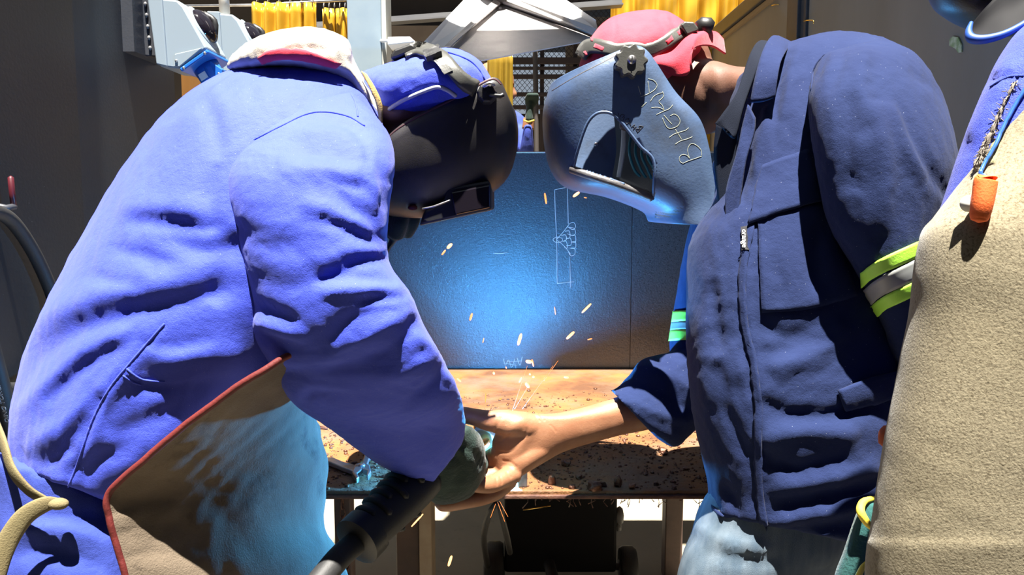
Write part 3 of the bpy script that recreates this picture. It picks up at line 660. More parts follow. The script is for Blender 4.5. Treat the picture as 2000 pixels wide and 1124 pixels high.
# workpiece on the bench (behind the helping hand)
wp = empty('test_coupon', (0.03, 1.45, TZ)); tag(wp, 'dark steel weld test coupon on the bench behind the hands', 'workpiece')
ms = mat('mill_scale_steel', (0.16, 0.15, 0.15), (0.08, 0.07, 0.07), 40, 0.4, metal=0.6, bump=((120, 0.001),))
mk('base_block', box((0.010, 1.315, TZ), (0.026, 1.452, TZ + 0.060)), ms, wp, False, bevel=0.002)
mk('shadow_plate', prism([(0.004, 1.456, TZ), (0.062, 1.456, TZ), (0.062, 1.456, 0.6755), (0.004, 1.456, 0.657)], (0, 1, 0), 0, 0.006), ms, wp, False)  # hidden plate added so the arc throws a V shadow on the back plate
mk('shadow_plate', prism([(-0.060, 1.456, TZ), (-0.022, 1.456, TZ), (-0.022, 1.456, 0.656), (-0.042, 1.456, 0.676), (-0.060, 1.456, 0.690)], (0, 1, 0), 0, 0.006), ms, wp, False)  # second hidden plate, shaped for the left edge of that shadow
mk('root_bar', box((-0.06, 1.40, TZ), (0.01, 1.452, TZ + 0.03)), ms, wp, False, bevel=0.002)
# pliers
pl = empty('end_cutting_pliers', PZ(700, 930, TZ)); tag(pl, 'open steel end cutting pliers lying on the bench by the apron', 'pliers')
def flat(pts, z0, z1): return prism([PZ(x, y, TZ) * [1, 1, 0] + [0, 0, TZ] for x, y in pts], (0, 0, 1), z0, z1)
mk('handle', flat([(637, 906), (650, 905), (672, 915), (696, 921), (692, 934), (668, 925), (637, 912)], 0.003, 0.012), MT['steel'], pl, False, bevel=0.002)
mk('handle', flat([(731, 880), (736, 893), (722, 905), (716, 924), (706, 922), (712, 900), (722, 890)], 0.003, 0.012), MT['steel'], pl, False, bevel=0.002)
mk('jaw', flat([(694, 922), (712, 919), (708, 932), (698, 940), (702, 948), (697, 951), (688, 938)], 0.004, 0.015), MT['steel'], pl, False, bevel=0.002)
mk('jaw', flat([(712, 919), (722, 924), (725, 936), (720, 945), (716, 944), (718, 935), (708, 932)], 0.004, 0.015), MT['steel'], pl, False, bevel=0.002)
mk('rivet', tube([PZ(707, 926, TZ) + [0, 0, 0.014], PZ(707, 926, TZ) + [0, 0, 0.017]], 0.006, 14, cap=0.1), MT['steel'], pl)
tag(mk('bent_wire', tube([PZ(615, 828, TZ) + [0, 0, .003], PZ(622, 838, TZ) + [0, 0, .003], PZ(640, 840, TZ) + [0, 0, .003], PZ(618, 836, TZ) + [0, 0, .006]], 0.0018, 6, 12), MT['rust_dark']), 'short bent wire lying on the bench left end', 'wire')

# chain on the bench leg
ch = empty('hanging_chain', (-0.29, 1.345, 0.3)); tag(ch, 'thin dark chain hanging from the bench beside its left leg', 'chain')
for i in range(14):
    y = 985 + i * 17; c = P(668 + i * 0.9 + (3 if y > 1030 else 0), y, 1.345); n = 12
    ang = np.linspace(0, 2 * np.pi, n, endpoint=False); ax = np.array([1, 0.1, 0]) if i % 2 else np.array([0.3, 0.9, 0])
    pts = np.array([c + ax * 0.0042 * math.cos(t) + np.array([0, 0, 0.0095]) * math.sin(t) for t in ang] + [c + ax * 0.0042])
    mk('link', tube(pts, 0.0014, 6), MT['rust_dark'], ch)

# welding machine under the bench
wm = empty('welding_machine', (0.13, 2.2, 0)); tag(wm, 'black wheeled welding machine standing under the bench', 'welding machine')
mx0, mx1 = P(985, 1050, 2.1)[0], P(1205, 1050, 2.1)[0]
mk('cabinet', box((mx0, 2.1, 0.07), (mx1, 2.28, 0.48)), MT['cabinet'], wm, False, bevel=0.008)
for xa_, xb_, yt in ((947, 984, 1061), (1211, 1243, 1070)):
    xm = P((xa_ + xb_) / 2, yt, 2.14)[0]; hw = (xb_ - xa_) / FPX * 2.14 / 2; zt = P(1000, yt, 2.14)[2]; r = zt / 2
    w_ = mk('wheel', tube([(xm - hw, 2.14, r), (xm - hw * .6, 2.14, r), (xm + hw * .6, 2.14, r), (xm + hw, 2.14, r)], [r * .9, r, r, r * .9], 28, cap=0.05), MT['rubber'], wm, auto=50)
    mk('hub', tube([(xm - hw * 1.15, 2.14, r), (xm + hw * 1.15, 2.14, r)], r * 0.4, 16, cap=0.05), MT['bgbeam'], w_)
mk('axle', tube([(mx0 - 0.03, 2.14, 0.07), (mx1 + 0.03, 2.14, 0.07)], 0.01, 10), MT['bgbeam'], wm)
mk('gas_knob', tube([P(1203, 1008, 2.12), P(1211, 1008, 2.12), P(1216, 1008, 2.12)], [0.02, 0.026, 0.02], 18, cap=0.2), MT['bgbeam'], wm)
mk('gas_knob', tube([P(1204, 1030, 2.12), P(1212, 1029, 2.12)], [0.012, 0.012], 14, cap=0.2), MT['bgbeam'], wm)
cb = empty('cable_loop', P(966, 1040, 1.33)); tag(cb, 'two black cable ends hanging from the bench edge toward the wheel', 'cable')
mk('cable', tube([P(969, 984, 1.33), P(958, 1000, 1.34), P(948, 1030, 1.40), P(945, 1060, 1.6), P(952, 1105, 2.0)], [0.005, .0055, .006, .0065, .008], 10, 40), MT['rubber'], cb)
mk('cable', tube([P(974, 984, 1.33), P(980, 1010, 1.35), P(990, 1050, 1.5), P(996, 1080, 1.9)], [0.004, .005, .006, .007], 10, 30), MT['rubber'], cb)
tag(mk('steel_rod', tube([P(1022, 997, 1.5), P(1075, 989, 1.5)], 0.0012, 6), MT['brass']), 'thin wire offcut stuck under the bench edge', 'wire')
# ================================================================== people
def head(c, fwd, up, s=1.0):
    """skull, jaw, brow, nose, lips, ears and eyelids of a head at c, to be fused with the neck"""
    f = np.array(fwd, float); f /= np.linalg.norm(f); u = np.array(up, float); u -= f * (f @ u); u /= np.linalg.norm(u); l = np.cross(u, f); A = np.array([f, l, u]); c = np.array(c)
    at = lambda x, y, z: c + (f * x + l * y + u * z) * s
    q = [ball(at(-0.01, 0, 0.035), np.array((0.098, 0.076, 0.088)) * s, A), ball(at(0.025, 0, -0.045), np.array((0.062, 0.058, 0.07)) * s, A), ball(at(0.055, 0, -0.095), np.array((0.03, 0.035, 0.022)) * s, A),
         ball(at(0.07, 0, 0.022), np.array((0.022, 0.05, 0.014)) * s, A), ball(at(0.094, 0, -0.028), np.array((0.02, 0.019, 0.014)) * s, A), tube([at(0.078, 0, 0.012), at(0.096, 0, -0.022)], [0.011 * s, 0.014 * s], 8),
         ball(at(0.08, 0, -0.062), np.array((0.014, 0.026, 0.007)) * s, A), ball(at(0.078, 0, -0.074), np.array((0.014, 0.023, 0.008)) * s, A)]
    for k in (-1, 1):
        q += [ball(at(-0.012, 0.078 * k, -0.012), np.array((0.02, 0.009, 0.032)) * s, A), ball(at(0.068, 0.031 * k, 0.0), np.array((0.014, 0.016, 0.011)) * s, A), ball(at(0.055, 0.045 * k, -0.03), np.array((0.025, 0.02, 0.018)) * s, A)]
    return q
def boot(c, fwd, m, parent):
    c = np.array(c, float); f = np.array(fwd, float)
    v = tube([c - f * 0.07 + [0, 0, .045], c + [0, 0, .05], c + f * 0.09 + [0, 0, .04], c + f * 0.17 + [0, 0, .032]], [0.042, 0.05, 0.045, 0.03], 16, 20)
    v2 = tube([c - f * 0.03 + [0, 0, .05], c - f * 0.03 + [0, 0, .14]], [0.05, 0.052], 16, 6)
    w = remesh([v, v2], 0.006, 4); w[0][:, 2] = np.maximum(w[0][:, 2], 0.002)
    mk('boot', w, m, parent)
def legs(chains):
    return remesh([loft(c, 40, 28) for c in chains], 0.008, 6)

# ------------------------------------------------------------------ left welder
LM = empty('person', (-0.55, 1.05, 0)); tag(LM, 'welder in royal blue overalls and brown apron bending over the bench', 'person')
torso = loft([(18, 905, 300, 1010, 1.05, .15), (18, 830, 400, 930, 1.05, .16), (42, 710, 490, 820, 1.06, .17), (104, 570, 600, 690, 1.07, .18), (186, 420, 670, 570, 1.09, .19),
              (262, 300, 720, 440, 1.11, .195), (338, 208, 745, 340, 1.13, .19), (430, 145, 748, 250, 1.14, .16), (540, 112, 735, 200, 1.15, .11), (640, 110, 730, 170, 1.16, .07)], 110, 90, .2)
torso = remesh(torso, 0.0048, 3)
TF = [([(407, 205), (420, 250), (424, 300)], -8, 14, 16), ([(254, 431), (300, 433), (350, 440), (415, 446)], -15, 20, 13), ([(250, 408), (330, 410), (420, 425)], 7, 22, 16),
      ([(229, 488), (270, 498), (320, 512)], -6, 12, 14), ([(186, 542), (225, 552), (270, 556)], -5, 11, 11), ([(330, 470), (390, 490), (450, 480)], -6, 16, 14),
      ([(24, 785), (45, 735), (75, 695), (150, 645), (251, 615), (351, 590), (470, 560)], -17, 24, 16), ([(60, 640), (130, 605), (230, 570), (330, 555), (450, 525)], 9, 26, 24),
      ([(40, 800), (80, 762), (125, 722), (200, 668), (260, 640)], 8, 14, 14), ([(100, 775), (165, 715), (225, 680)], -8, 14, 13),
      ([(55, 881), (90, 850), (125, 831), (200, 761), (251, 705), (300, 655)], 10, 15, 22), ([(38, 850), (40, 890), (48, 930)], -9, 9, 9), ([(130, 870), (165, 820), (190, 775)], -5, 12, 12),
      ([(117, 996), (128, 950), (150, 911), (180, 826), (211, 766), (251, 715), (321, 635), (350, 590)], -4.5, 4, 5), ([(128, 1000), (140, 950), (160, 911), (192, 826), (222, 768), (262, 717), (325, 645)], 4.5, 7, 9),
      ([(246, 720), (281, 740), (321, 745), (380, 738)], 3, 4, 7), ([(280, 752), (350, 756), (470, 748)], -14, 15, 18), ([(300, 690), (340, 700), (400, 690), (460, 700)], 8, 20, 22), ([(285, 672), (340, 680), (400, 668)], -7, 11, 9),
      ([(230, 850), (300, 820), (380, 780)], -6, 20, 20), ([(150, 930), (190, 900), (240, 880)], -7, 16, 16), ([(100, 905), (120, 890), (140, 880)], -5, 10, 9), ([(70, 930), (110, 945), (140, 935)], 5, 14, 14),
      ([(470, 470), (440, 520), (420, 580)], -9, 22, 22), ([(420, 330), (405, 380), (418, 440)], -8, 14, 16), ([(310, 250), (380, 225), (430, 190)], 3, 22, 22)]
torso = ripple(folds(torso, TF, 0.72), 0.0022, 0.09, 3)
sl = loft([(500, 215, 690, 180, 1.06, .07), (455, 275, 752, 250, 1.02, .095), (432, 345, 770, 315, .985, .105), (452, 432, 758, 425, .965, .105), (474, 520, 760, 510, .955, .10), (494, 600, 800, 572, .95, .098),
           (496, 660, 830, 640, .955, .098), (535, 725, 858, 690, .97, .095), (575, 790, 880, 732, .99, .092), (650, 843, 900, 775, 1.02, .085), (735, 905, 908, 815, 1.06, .07), (800, 940, 908, 845, 1.085, .06), (842, 948, 904, 868, 1.10, .05)], 110, 80, .05)
sl = remesh(sl, 0.0042, 2)
SF = [([(637, 237), (684, 248), (717, 289), (735, 345)], -8, 11, 9), ([(590, 296), (633, 296), (692, 310)], -5.5, 13, 13), ([(600, 262), (650, 255), (700, 275)], 4, 13, 13), ([(641, 343), (673, 358), (712, 369)], -9, 11, 9), ([(560, 330), (630, 335), (690, 345)], 5, 16, 16),
      ([(641, 352), (680, 400), (720, 425), (738, 470)], -7, 11, 13), ([(745, 300), (752, 360), (740, 430)], -8, 8, 9), ([(727, 330), (738, 390), (745, 440)], 6, 8, 8), ([(633, 431), (677, 449), (735, 478)], -7, 13, 10), ([(600, 400), (660, 420), (720, 445)], 5, 13, 13),
      ([(626, 548), (692, 518), (752, 502)], -8, 13, 11), ([(640, 500), (700, 490), (745, 485)], 4, 13, 13), ([(633, 546), (696, 542), (760, 553)], -6, 11, 10), ([(640, 572), (700, 566), (780, 566)], 8, 14, 10),
      ([(712, 588), (745, 580), (782, 587)], -14, 11, 10), ([(718, 604), (770, 592), (816, 586)], 9, 9, 9), ([(651, 660), (678, 629), (722, 609), (758, 598)], -15, 17, 12), ([(655, 676), (705, 665), (749, 638), (800, 605)], 10, 11, 13),
      ([(714, 698), (767, 680), (803, 651), (808, 622)], -11, 11, 11), ([(509, 602), (535, 615), (567, 629)], -9, 13, 13), ([(505, 632), (545, 648), (590, 655)], 5, 13, 13), ([(512, 655), (540, 664), (575, 675)], -9, 12, 10), ([(540, 700), (600, 712), (660, 700)], 7, 16, 14),
      ([(545, 728), (600, 720), (680, 715), (760, 700)], -9, 12, 15), ([(552, 745), (570, 765), (590, 772)], 6, 10, 10), ([(595, 775), (620, 770), (660, 775)], -7, 10, 10), ([(816, 656), (838, 675), (862, 700)], 7, 8, 10), ([(794, 785), (847, 747), (866, 720)], -8, 9, 10), 
      ([(866, 725), (884, 745), (893, 775)], 5, 8, 8), ([(740, 740), (790, 730), (830, 705)], 5, 15, 15), ([(720, 790), (790, 800), (870, 790)], 4, 18, 18), ([(700, 830), (780, 850), (850, 840)], -4, 16, 18), ([(470, 450), (520, 480), (580, 480)], -4, 20, 20), ([(500, 540), (560, 560), (620, 545)], -3, 18, 18)]
sl = ripple(folds(sl, SF, 0.85), 0.0014, 0.06, 5)
fsl = loft([(680, 260, 745, 300, 1.28, .07), (660, 420, 735, 400, 1.33, .07), (665, 540, 745, 540, 1.36, .06), (690, 590, 760, 560, 1.34, .055), (720, 560, 758, 510, 1.29, .045)], 50, 30, .05)
jk = mk('jacket', join([torso, sl, ripple(fsl, 0.004, 0.07, 9)]), MT['royal'], LM)
BV_T = bvh_of(torso); BV_S = bvh_of(sl)
# seams of the jacket
for bv, pts in ((BV_S, [(466, 289), (509, 267), (546, 248), (597, 224), (637, 219), (681, 228), (712, 246)]), (BV_S, [(683, 180), (694, 200), (699, 228)]), (BV_T, [(248, 721), (265, 735), (285, 743), (322, 746)]),
                (BV_T, [(241, 734), (260, 747), (275, 752)]), (BV_T, [(116, 994), (150, 909), (180, 824), (211, 764), (251, 713), (321, 633)])):
    t = line_on(bv, pts, 0.0013, 0.0002)
    if t: mk('seam', t, MT['royal'], jk)
# collar: cream cloth, red lining, ochre edge
col = remesh(loft([(442, 128, 448, 138, 1.13, .04), (455, 104, 480, 138, 1.12, .08), (500, 74, 530, 134, 1.12, .11), (560, 56, 590, 138, 1.13, .12), (625, 54, 640, 150, 1.14, .115), (678, 76, 676, 172, 1.15, .10), (690, 112, 700, 200, 1.15, .09), (715, 160, 722, 222, 1.15, .08), (742, 205, 744, 246, 1.15, .06)], 60, 40, .2), 0.004, 2)
col = ripple(folds(col, [([(470, 118), (520, 98), (580, 92), (640, 100)], -14, 9, 10), ([(600, 85), (660, 100), (700, 140)], -6, 7, 7), ([(640, 130), (690, 160), (720, 200)], -6, 6, 6), ([(520, 75), (580, 62), (650, 66)], -4, 6, 8), ([(560, 84), (620, 84), (675, 104)], 4, 6, 6), ([(620, 118), (680, 140), (716, 180)], 5, 6, 6), ([(490, 80), (560, 70), (620, 72)], 4, 12, 12), ([(660, 120), (700, 165), (728, 215)], -5, 5, 5)]), 0.002, 0.05, 2)
cc = mk('collar', col, MT['cream'], LM); BV_C = bvh_of(col)
mk('collar_lining', join([patch_on(BV_C, [[(505, 113), (530, 101), (565, 97), (610, 104), (665, 126)], [(512, 121), (540, 114), (570, 113), (610, 119), (655, 130)]], 20, 6, 0.001, 0.003)]), MT['red'], cc)
mk('collar_edge', surf([[(706, 140, 1.075), (722, 172, 1.07), (734, 200, 1.07), (741, 232, 1.075)], [(716, 146, 1.075), (735, 175, 1.07), (746, 205, 1.07), (746, 240, 1.075)]], 16, 4), MT['gold'], cc, solid=0.004)
# cap
cap = remesh(loft([(704, 140, 735, 190, 1.16, .04), (735, 130, 752, 224, 1.16, .07), (775, 118, 795, 226, 1.16, .085), (820, 102, 838, 220, 1.16, .09), (868, 93, 885, 215, 1.16, .09), (908, 100, 925, 205, 1.16, .082), (940, 122, 950, 190, 1.16, .06), (958, 150, 960, 175, 1.16, .03)], 60, 40, .2), 0.0035, 3)
cap = ripple(folds(cap, [([(880, 93), (920, 115), (950, 150)], -3, 4, 4), ([(735, 225), (790, 192), (845, 171), (885, 185)], -5, 4, 14), ([(760, 190), (800, 170), (840, 160)], -3, 12, 12)]), 0.0018, 0.05, 4)
cp_ = mk('cap', cap, MT['royal'], LM); BV_CAP = bvh_of(cap)
mk('hem', line_on(BV_CAP, [(742, 228), (770, 206), (800, 190), (850, 171), (872, 175), (890, 187)], 0.003, 0.001), mat('pale_cap_hem', (0.45, 0.47, 0.55), rough=0.9), cp_)
mk('seam', line_on(BV_CAP, [(852, 100), (880, 104), (915, 118), (938, 140), (950, 165)], 0.0015, 0.0005), MT['royal'], cp_)
# body inside the clothes, with its head and gloved arms
lm_fwd, lm_up = (0.49, 0.0, -0.87), (0.87, 0.0, 0.49)
body = remesh(head(P(812, 232, 1.17), lm_fwd, lm_up, 0.74) + [loft([(700, 170, 730, 250, 1.16, .055), (800, 150, 800, 240, 1.16, .055)], 12, 20), loft([(60, 860, 330, 940, 1.06, .12), (150, 560, 560, 680, 1.09, .14), (300, 300, 690, 430, 1.13, .15), (470, 180, 720, 260, 1.15, .12), (640, 160, 720, 210, 1.16, .06)], 40, 30),
              loft([(540, 250, 680, 240, 1.03, .05), (540, 480, 690, 470, .97, .045), (600, 690, 740, 650, .97, .04), (760, 860, 850, 800, 1.06, .03), (850, 920, 905, 870, 1.12, .025)], 40, 20), loft([(690, 300, 740, 310, 1.28, .04), (680, 540, 735, 540, 1.36, .035), (735, 550, 755, 510, 1.28, .022)], 30, 16)], 0.007, 4)
mk('body', body, MT['skin_dark_shaded'], LM)
# trousers and boots
tr = legs([[(-40, 880, 260, 985, 1.05, .14), (-45, 1000, 262, 1030, 1.05, .15), (-40, 1124, 260, 1150, .98, .09), (-30, 1400, 220, 1400, .95, .075), (-60, 1900, 120, 1900, .93, .06)], [(-20, 900, 300, 985, 1.08, .12), (20, 1060, 330, 1060, 1.15, .10), (60, 1350, 330, 1350, 1.18, .075), (60, 1760, 240, 1760, 1.18, .06)]])
tr = ripple(folds(tr, [([(20, 1040), (110, 1030), (210, 1060)], 6, 14, 14), ([(10, 1090), (90, 1080), (200, 1110)], -6, 14, 14), ([(60, 1010), (140, 1012), (220, 1020)], -7, 10, 12)]), 0.004, 0.08, 12)
mk('trousers', tr, MT['royal_dark'], LM)
b1 = P(20, 1960, .93); boot((b1[0], b1[1], 0), (0.97, 0.2, 0), MT['rubber'], LM); b1 = P(150, 1800, 1.18); boot((b1[0], b1[1], 0), (0.97, 0.2, 0), MT['rubber'], LM)
# apron of brown split leather with red binding
ap = halfloft([(572, 690, 640, 690, .95, 1.12), (500, 730, 625, 735, 1.0, 1.14), (400, 800, 612, 790, 1.0, 1.16), (290, 890, 622, 850, 1.0, 1.17), (214, 962, 638, 905, 1.0, 1.18), (214, 1015, 634, 965, 1.0, 1.18), (232, 1080, 632, 1030, 1.0, 1.17), (248, 1140, 676, 1124, 1.0, 1.16), (275, 1300, 700, 1300, .95, 1.12), (300, 1480, 690, 1480, .9, 1.08)], 1.05, .17, 130, 110, 1.55, aim=True)
AF = [([(340, 905), (420, 898), (500, 905), (600, 890)], 15, 16, 9), ([(350, 930), (430, 932), (520, 925)], -12, 14, 22), ([(505, 895), (530, 850), (570, 825), (605, 815)], 14, 10, 10), ([(540, 880), (570, 850), (600, 838)], -14, 16, 16), ([(600, 905), (575, 960), (545, 1040), (520, 1124)], 17, 12, 16),
      ([(612, 915), (600, 960), (580, 1010)], -12, 10, 10), ([(630, 910), (622, 980), (628, 1040), (645, 1100)], 9, 7, 7), ([(300, 950), (360, 990), (420, 1000), (470, 975)], -9, 20, 20), ([(380, 1050), (420, 1010), (450, 970)], 7, 20, 20), ([(380, 1060), (410, 1090), (430, 1130)], -8, 20, 20), ([(250, 1000), (300, 1020), (340, 1060)], 5, 20, 20),
      ([(420, 800), (480, 770), (540, 740)], 4, 22, 22)]
ap = ripple(folds(ap, AF, 4.2), 0.003, 0.10, 21)
apo = mk('apron', ap, MT['apron'], LM, solid=0.003); BV_A = bvh_of(ap)
rimv = ap[0].reshape(130, 110, 3)[:, 0]; bi = tube(rimv, 0.0040, 10)
mk('binding', bi, MT['redtrim'], apo)
# waist strap with knot
st = mk('apron_strap', tube([P(-6, 836, .99), P(8, 872, .93), P(24, 920, .91), P(55, 958, .905), P(88, 978, .905), P(106, 986, .905)], [.013, .013, .0125, .011, .009, .007], 12, 40, 0.28), MT['strap'], LM)
mk('strap_end', tube([P(118, 984, .905), P(88, 986, .9), P(50, 1008, .895), P(22, 1045, .89), P(2, 1085, .885), P(-12, 1130, .88)], [.006, .0095, .011, .0115, .012, .012], 12, 40, 0.28), MT['strap'], st)
mk('knot', ball(P(114, 985, .903), (0.012, 0.008, 0.007), None, 12), MT['strap'], st)
# near glove gripping the torch
gl = loft([(800, 935, 900, 840, 1.10, .045), (822, 962, 922, 835, 1.125, .05), (850, 985, 944, 862, 1.14, .048), (885, 985, 950, 905, 1.15, .04), (915, 975, 946, 935, 1.16, .03)], 30, 30, .3)
fing = []
TO = P(838, 925, 1.10); TD = P(950, 895, 1.32) - TO
for i, (x0, y0, x1, y1) in enumerate(((905, 850, 935, 880), (915, 880, 945, 905), (910, 915, 945, 930), (890, 950, 925, 955))):
    fing.append(tube([P(x0 - 25, y0 + 4, 1.15), P(x0, y0, 1.20), P(x1 - 6, y1, 1.215), P(x1 - 20, y1 + 14, 1.19)], [.017, .0155, .0145, .012], 12, 14))
gl = ripple(folds(remesh([gl] + fing, 0.0032, 3), [([(910, 830), (925, 860), (920, 900)], 4, 8, 8), ([(880, 880), (900, 910), (890, 950)], -4, 9, 9), ([(900, 870), (930, 890), (940, 910)], -3, 6, 6)]), 0.0012, 0.03, 31)
mk('glove', gl, MT['glove'], LM)
# far glove below the helmet, raised to the chest
g2 = remesh([loft([(740, 505, 768, 480, 1.24, .03), (760, 470, 800, 440, 1.24, .035), (775, 430, 815, 410, 1.24, .03)], 14, 18, .4), tube([P(790, 455, 1.23), P(805, 430, 1.22), P(812, 402, 1.23)], [.014, .013, .010], 10, 10), tube([P(772, 460, 1.21), P(782, 430, 1.2), P(786, 400, 1.21)], [.014, .013, .010], 10, 10), tube([P(760, 455, 1.22), P(765, 425, 1.21), P(768, 400, 1.21)], [.014, .013, .011], 10, 10), loft([(705, 560, 740, 540, 1.30, .035), (735, 510, 765, 480, 1.25, .035)], 10, 16)], 0.003, 3)
mk('glove', g2, MT['glove'], LM)

# ---- black helmet of the left welder
PB = P
P = lambda x, y, d: PB(x, y, d + 0.04)
HB = empty('welding_helmet', P(880, 300, 1.17)); tag(HB, 'black welding helmet tilted down over the left welder\'s face', 'helmet')
hb = halfloft([(742, 300, 752, 414, .8), (757, 268, 768, 420, .95), (795, 236, 812, 424, 1), (845, 210, 862, 420, 1), (900, 183, 925, 398, 1), (948, 157, 985, 352, .97), (966, 152, 1006, 300, .93), (978, 162, 1010, 262, .9), (990, 192, 1007, 235, .85)], 1.17, .118, 80, 60, 2.9)
mk('shell', hb, MT['helm_black'], HB, solid=0.0035); BV_HB = bvh_of(hb)
mk('rim', line_on(BV_HB, [(758, 270), (775, 254), (800, 238), (845, 214), (900, 187), (948, 160), (966, 156), (978, 166)], 0.0022, 0.0), MT['helm_rim'], HB)
kx = P(951, 184, 1.045); kn = mk('knob', tube([kx + [0, 0.012, 0], kx, kx - [0, 0.012, 0]], [.013, .014, .012], 9, cap=0.15), MT['black'], HB, False, bevel=0.002)
mk('knob_lever', tube([kx + [-.004, -.014, .008], kx + [.004, -.016, .012], kx + [.010, -.014, .010]], 0.003, 8), MT['steel'], kn)
mk('knob_lever', tube([kx + [.004, -.012, -.003], kx + [.018, -.010, -.004], kx + [.022, -.010, -.002]], 0.003, 8), MT['black'], kn)
mk('stud', ball(P(981, 193, 1.065), (.005, .004, .005), None, 10), MT['black'], HB)
lb = [P(x, y, 1.075) for x, y in ((873, 366), (956, 352), (960, 372), (960, 411), (818, 442), (828, 412), (866, 392))]
mk('lens_housing', prism(lb, (0, 1, 0), 0, 0.18), MT['black'], HB, False, bevel=0.004)
mk('lens_plate', prism([P(x, y, 1.073) for x, y in ((880, 376), (957, 361), (957, 406), (890, 420))], (0, 1, 0), -0.004, 0.0), MT['smoked'], HB, False, bevel=0.002)
mk('lens_clip', tube([P(825, 408, 1.07), P(845, 404, 1.068), P(862, 398, 1.068), P(880, 391, 1.07)], 0.0013, 6, 12), MT['steel'], HB)
mk('warning_light', ball(P(806, 406, 1.085), (.007, .004, .004), None, 10), MT['redtrim'], HB)
mk('inner_lining', halfloft([(760, 278, 770, 405, .93), (800, 240, 815, 412, .98), (850, 212, 862, 410, .98), (900, 188, 920, 385, .98), (945, 164, 975, 340, .95)], 1.17, .110, 30, 30, 2.9), MT['helm_rim'], HB, solid=0.002)
hbnd = mk('headband', strip_on(BV_CAP, [(792, 112), (815, 100), (845, 108), (868, 122), (886, 142), (905, 160), (925, 172)], [12, 22, 26, 26, 25, 27, 26], 0.003, 0.003, 5), MT['grey_plastic'], HB)
mk('buckle', patch_on(BV_CAP, [[(830, 117), (858, 105)], [(838, 128), (865, 118)]], 8, 5, 0.006, 0.008), MT['black'], hbnd, False)
mk('size_plate', patch_on(BV_CAP, [[(850, 126), (872, 121)], [(868, 150), (884, 142)]], 6, 6, 0.006, 0.0015), MT['grey_plastic'], hbnd, False)
text_mesh('lettering', 'VELD', 0.0085, P(855, 128, 1.075), P(876, 146, 1.075) - P(856, 128, 1.075), np.array([0.5, 0.0, 0.6]), MT['chalk'], hbnd)
rk = [P(x, y, 1.11) for x, y in ((762, 107), (770, 96), (803, 84), (811, 89), (812, 98), (775, 113), (763, 116))]
mk('ratchet_box', prism(rk, (0, 1, 0), 0, 0.05), MT['black'], HB, False, bevel=0.003)

P = PB
# ------------------------------------------------------------------ right welder
RM = empty('person', (0.45, 1.05, 0)); tag(RM, 'man in navy work jacket and light jeans guiding with a bare hand', 'person')
rt = remesh(loft([(1440, 150, 1530, 84, 1.17, .07), (1425, 205, 1640, 60, 1.18, .12), (1408, 290, 1755, 90, 1.17, .165), (1395, 390, 1840, 200, 1.15, .185), (1352, 470, 1866, 330, 1.13, .19), (1343, 580, 1862, 470, 1.10, .185), (1345, 700, 1850, 620, 1.08, .18),
             (1354, 800, 1840, 760, 1.06, .175), (1374, 895, 1830, 890, 1.05, .17), (1386, 960, 1830, 1010, 1.05, .17), (1378, 1004, 1835, 1095, 1.05, .172)], 110, 90, .02), 0.0048, 3)
RF = [([(1586, 127), (1575, 176), (1582, 234), (1594, 299), (1602, 375), (1618, 450), (1660, 540)], -12, 10, 6), ([(1530, 110), (1515, 170), (1512, 230)], -8, 11, 11), ([(1560, 100), (1545, 150), (1535, 220)], 6, 11, 11), ([(1500, 215), (1490, 270), (1475, 330)], 6, 11, 11), ([(1480, 210), (1460, 280), (1445, 360)], -9, 9, 9),
      ([(1448, 380), (1458, 340), (1470, 300)], -6, 7, 7), ([(1464, 440), (1446, 529), (1448, 626), (1468, 722), (1474, 819), (1474, 935), (1487, 1044), (1513, 1089)], -4, 5, 5), ([(1475, 440), (1457, 529), (1460, 626), (1480, 722), (1486, 819)], 4, 8, 8),
      ([(1500, 640), (1540, 660), (1600, 640)], -6, 14, 14), ([(1500, 690), (1560, 680), (1620, 660)], -7, 13, 13), ([(1520, 720), (1580, 690), (1640, 640)], 7, 20, 20), ([(1400, 690), (1430, 710), (1440, 740)], 6, 20, 20), ([(1490, 790), (1560, 815), (1640, 810), (1720, 790)], -10, 14, 18), ([(1500, 860), (1580, 840), (1660, 850)], 8, 18, 18),
      ([(1500, 900), (1560, 920), (1640, 900)], -7, 15, 15), ([(1525, 986), (1603, 973), (1710, 948)], -15, 14, 12), ([(1520, 955), (1600, 940), (1700, 920)], 8, 14, 14), ([(1520, 1020), (1600, 1005), (1700, 990)], 9, 11, 11), ([(1520, 1045), (1600, 1035), (1690, 1025)], -11, 11, 11), ([(1420, 955), (1435, 985), (1440, 1010)], -9, 8, 8), ([(1400, 930), (1410, 970), (1420, 1000)], 5, 8, 8),
      ([(1370, 620), (1375, 700), (1385, 780)], 5, 15, 15), ([(1390, 560), (1395, 620), (1405, 680)], -5, 12, 12), ([(1415, 800), (1440, 850), (1460, 900)], -7, 12, 12), ([(1520, 520), (1530, 560), (1525, 590)], -4, 11, 11), ([(1600, 440), (1590, 500), (1595, 560)], -8, 15, 15)]
rt = ripple(folds(rt, RF), 0.0022, 0.08, 13)
rs = remesh(loft([(1640, 95, 1725, 75, 1.07, .06), (1605, 110, 1790, 105, 1.02, .085), (1580, 175, 1842, 185, .985, .10), (1584, 260, 1868, 280, .965, .105), (1598, 350, 1868, 350, .955, .10), (1618, 440, 1850, 410, .95, .095), (1664, 520, 1832, 455, .945, .088), (1698, 585, 1836, 530, .945, .08), (1722, 640, 1850, 600, .95, .072), (1745, 720, 1870, 690, .96, .066), (1762, 800, 1880, 780, .97, .06)], 100, 70, .1), 0.0045, 2)
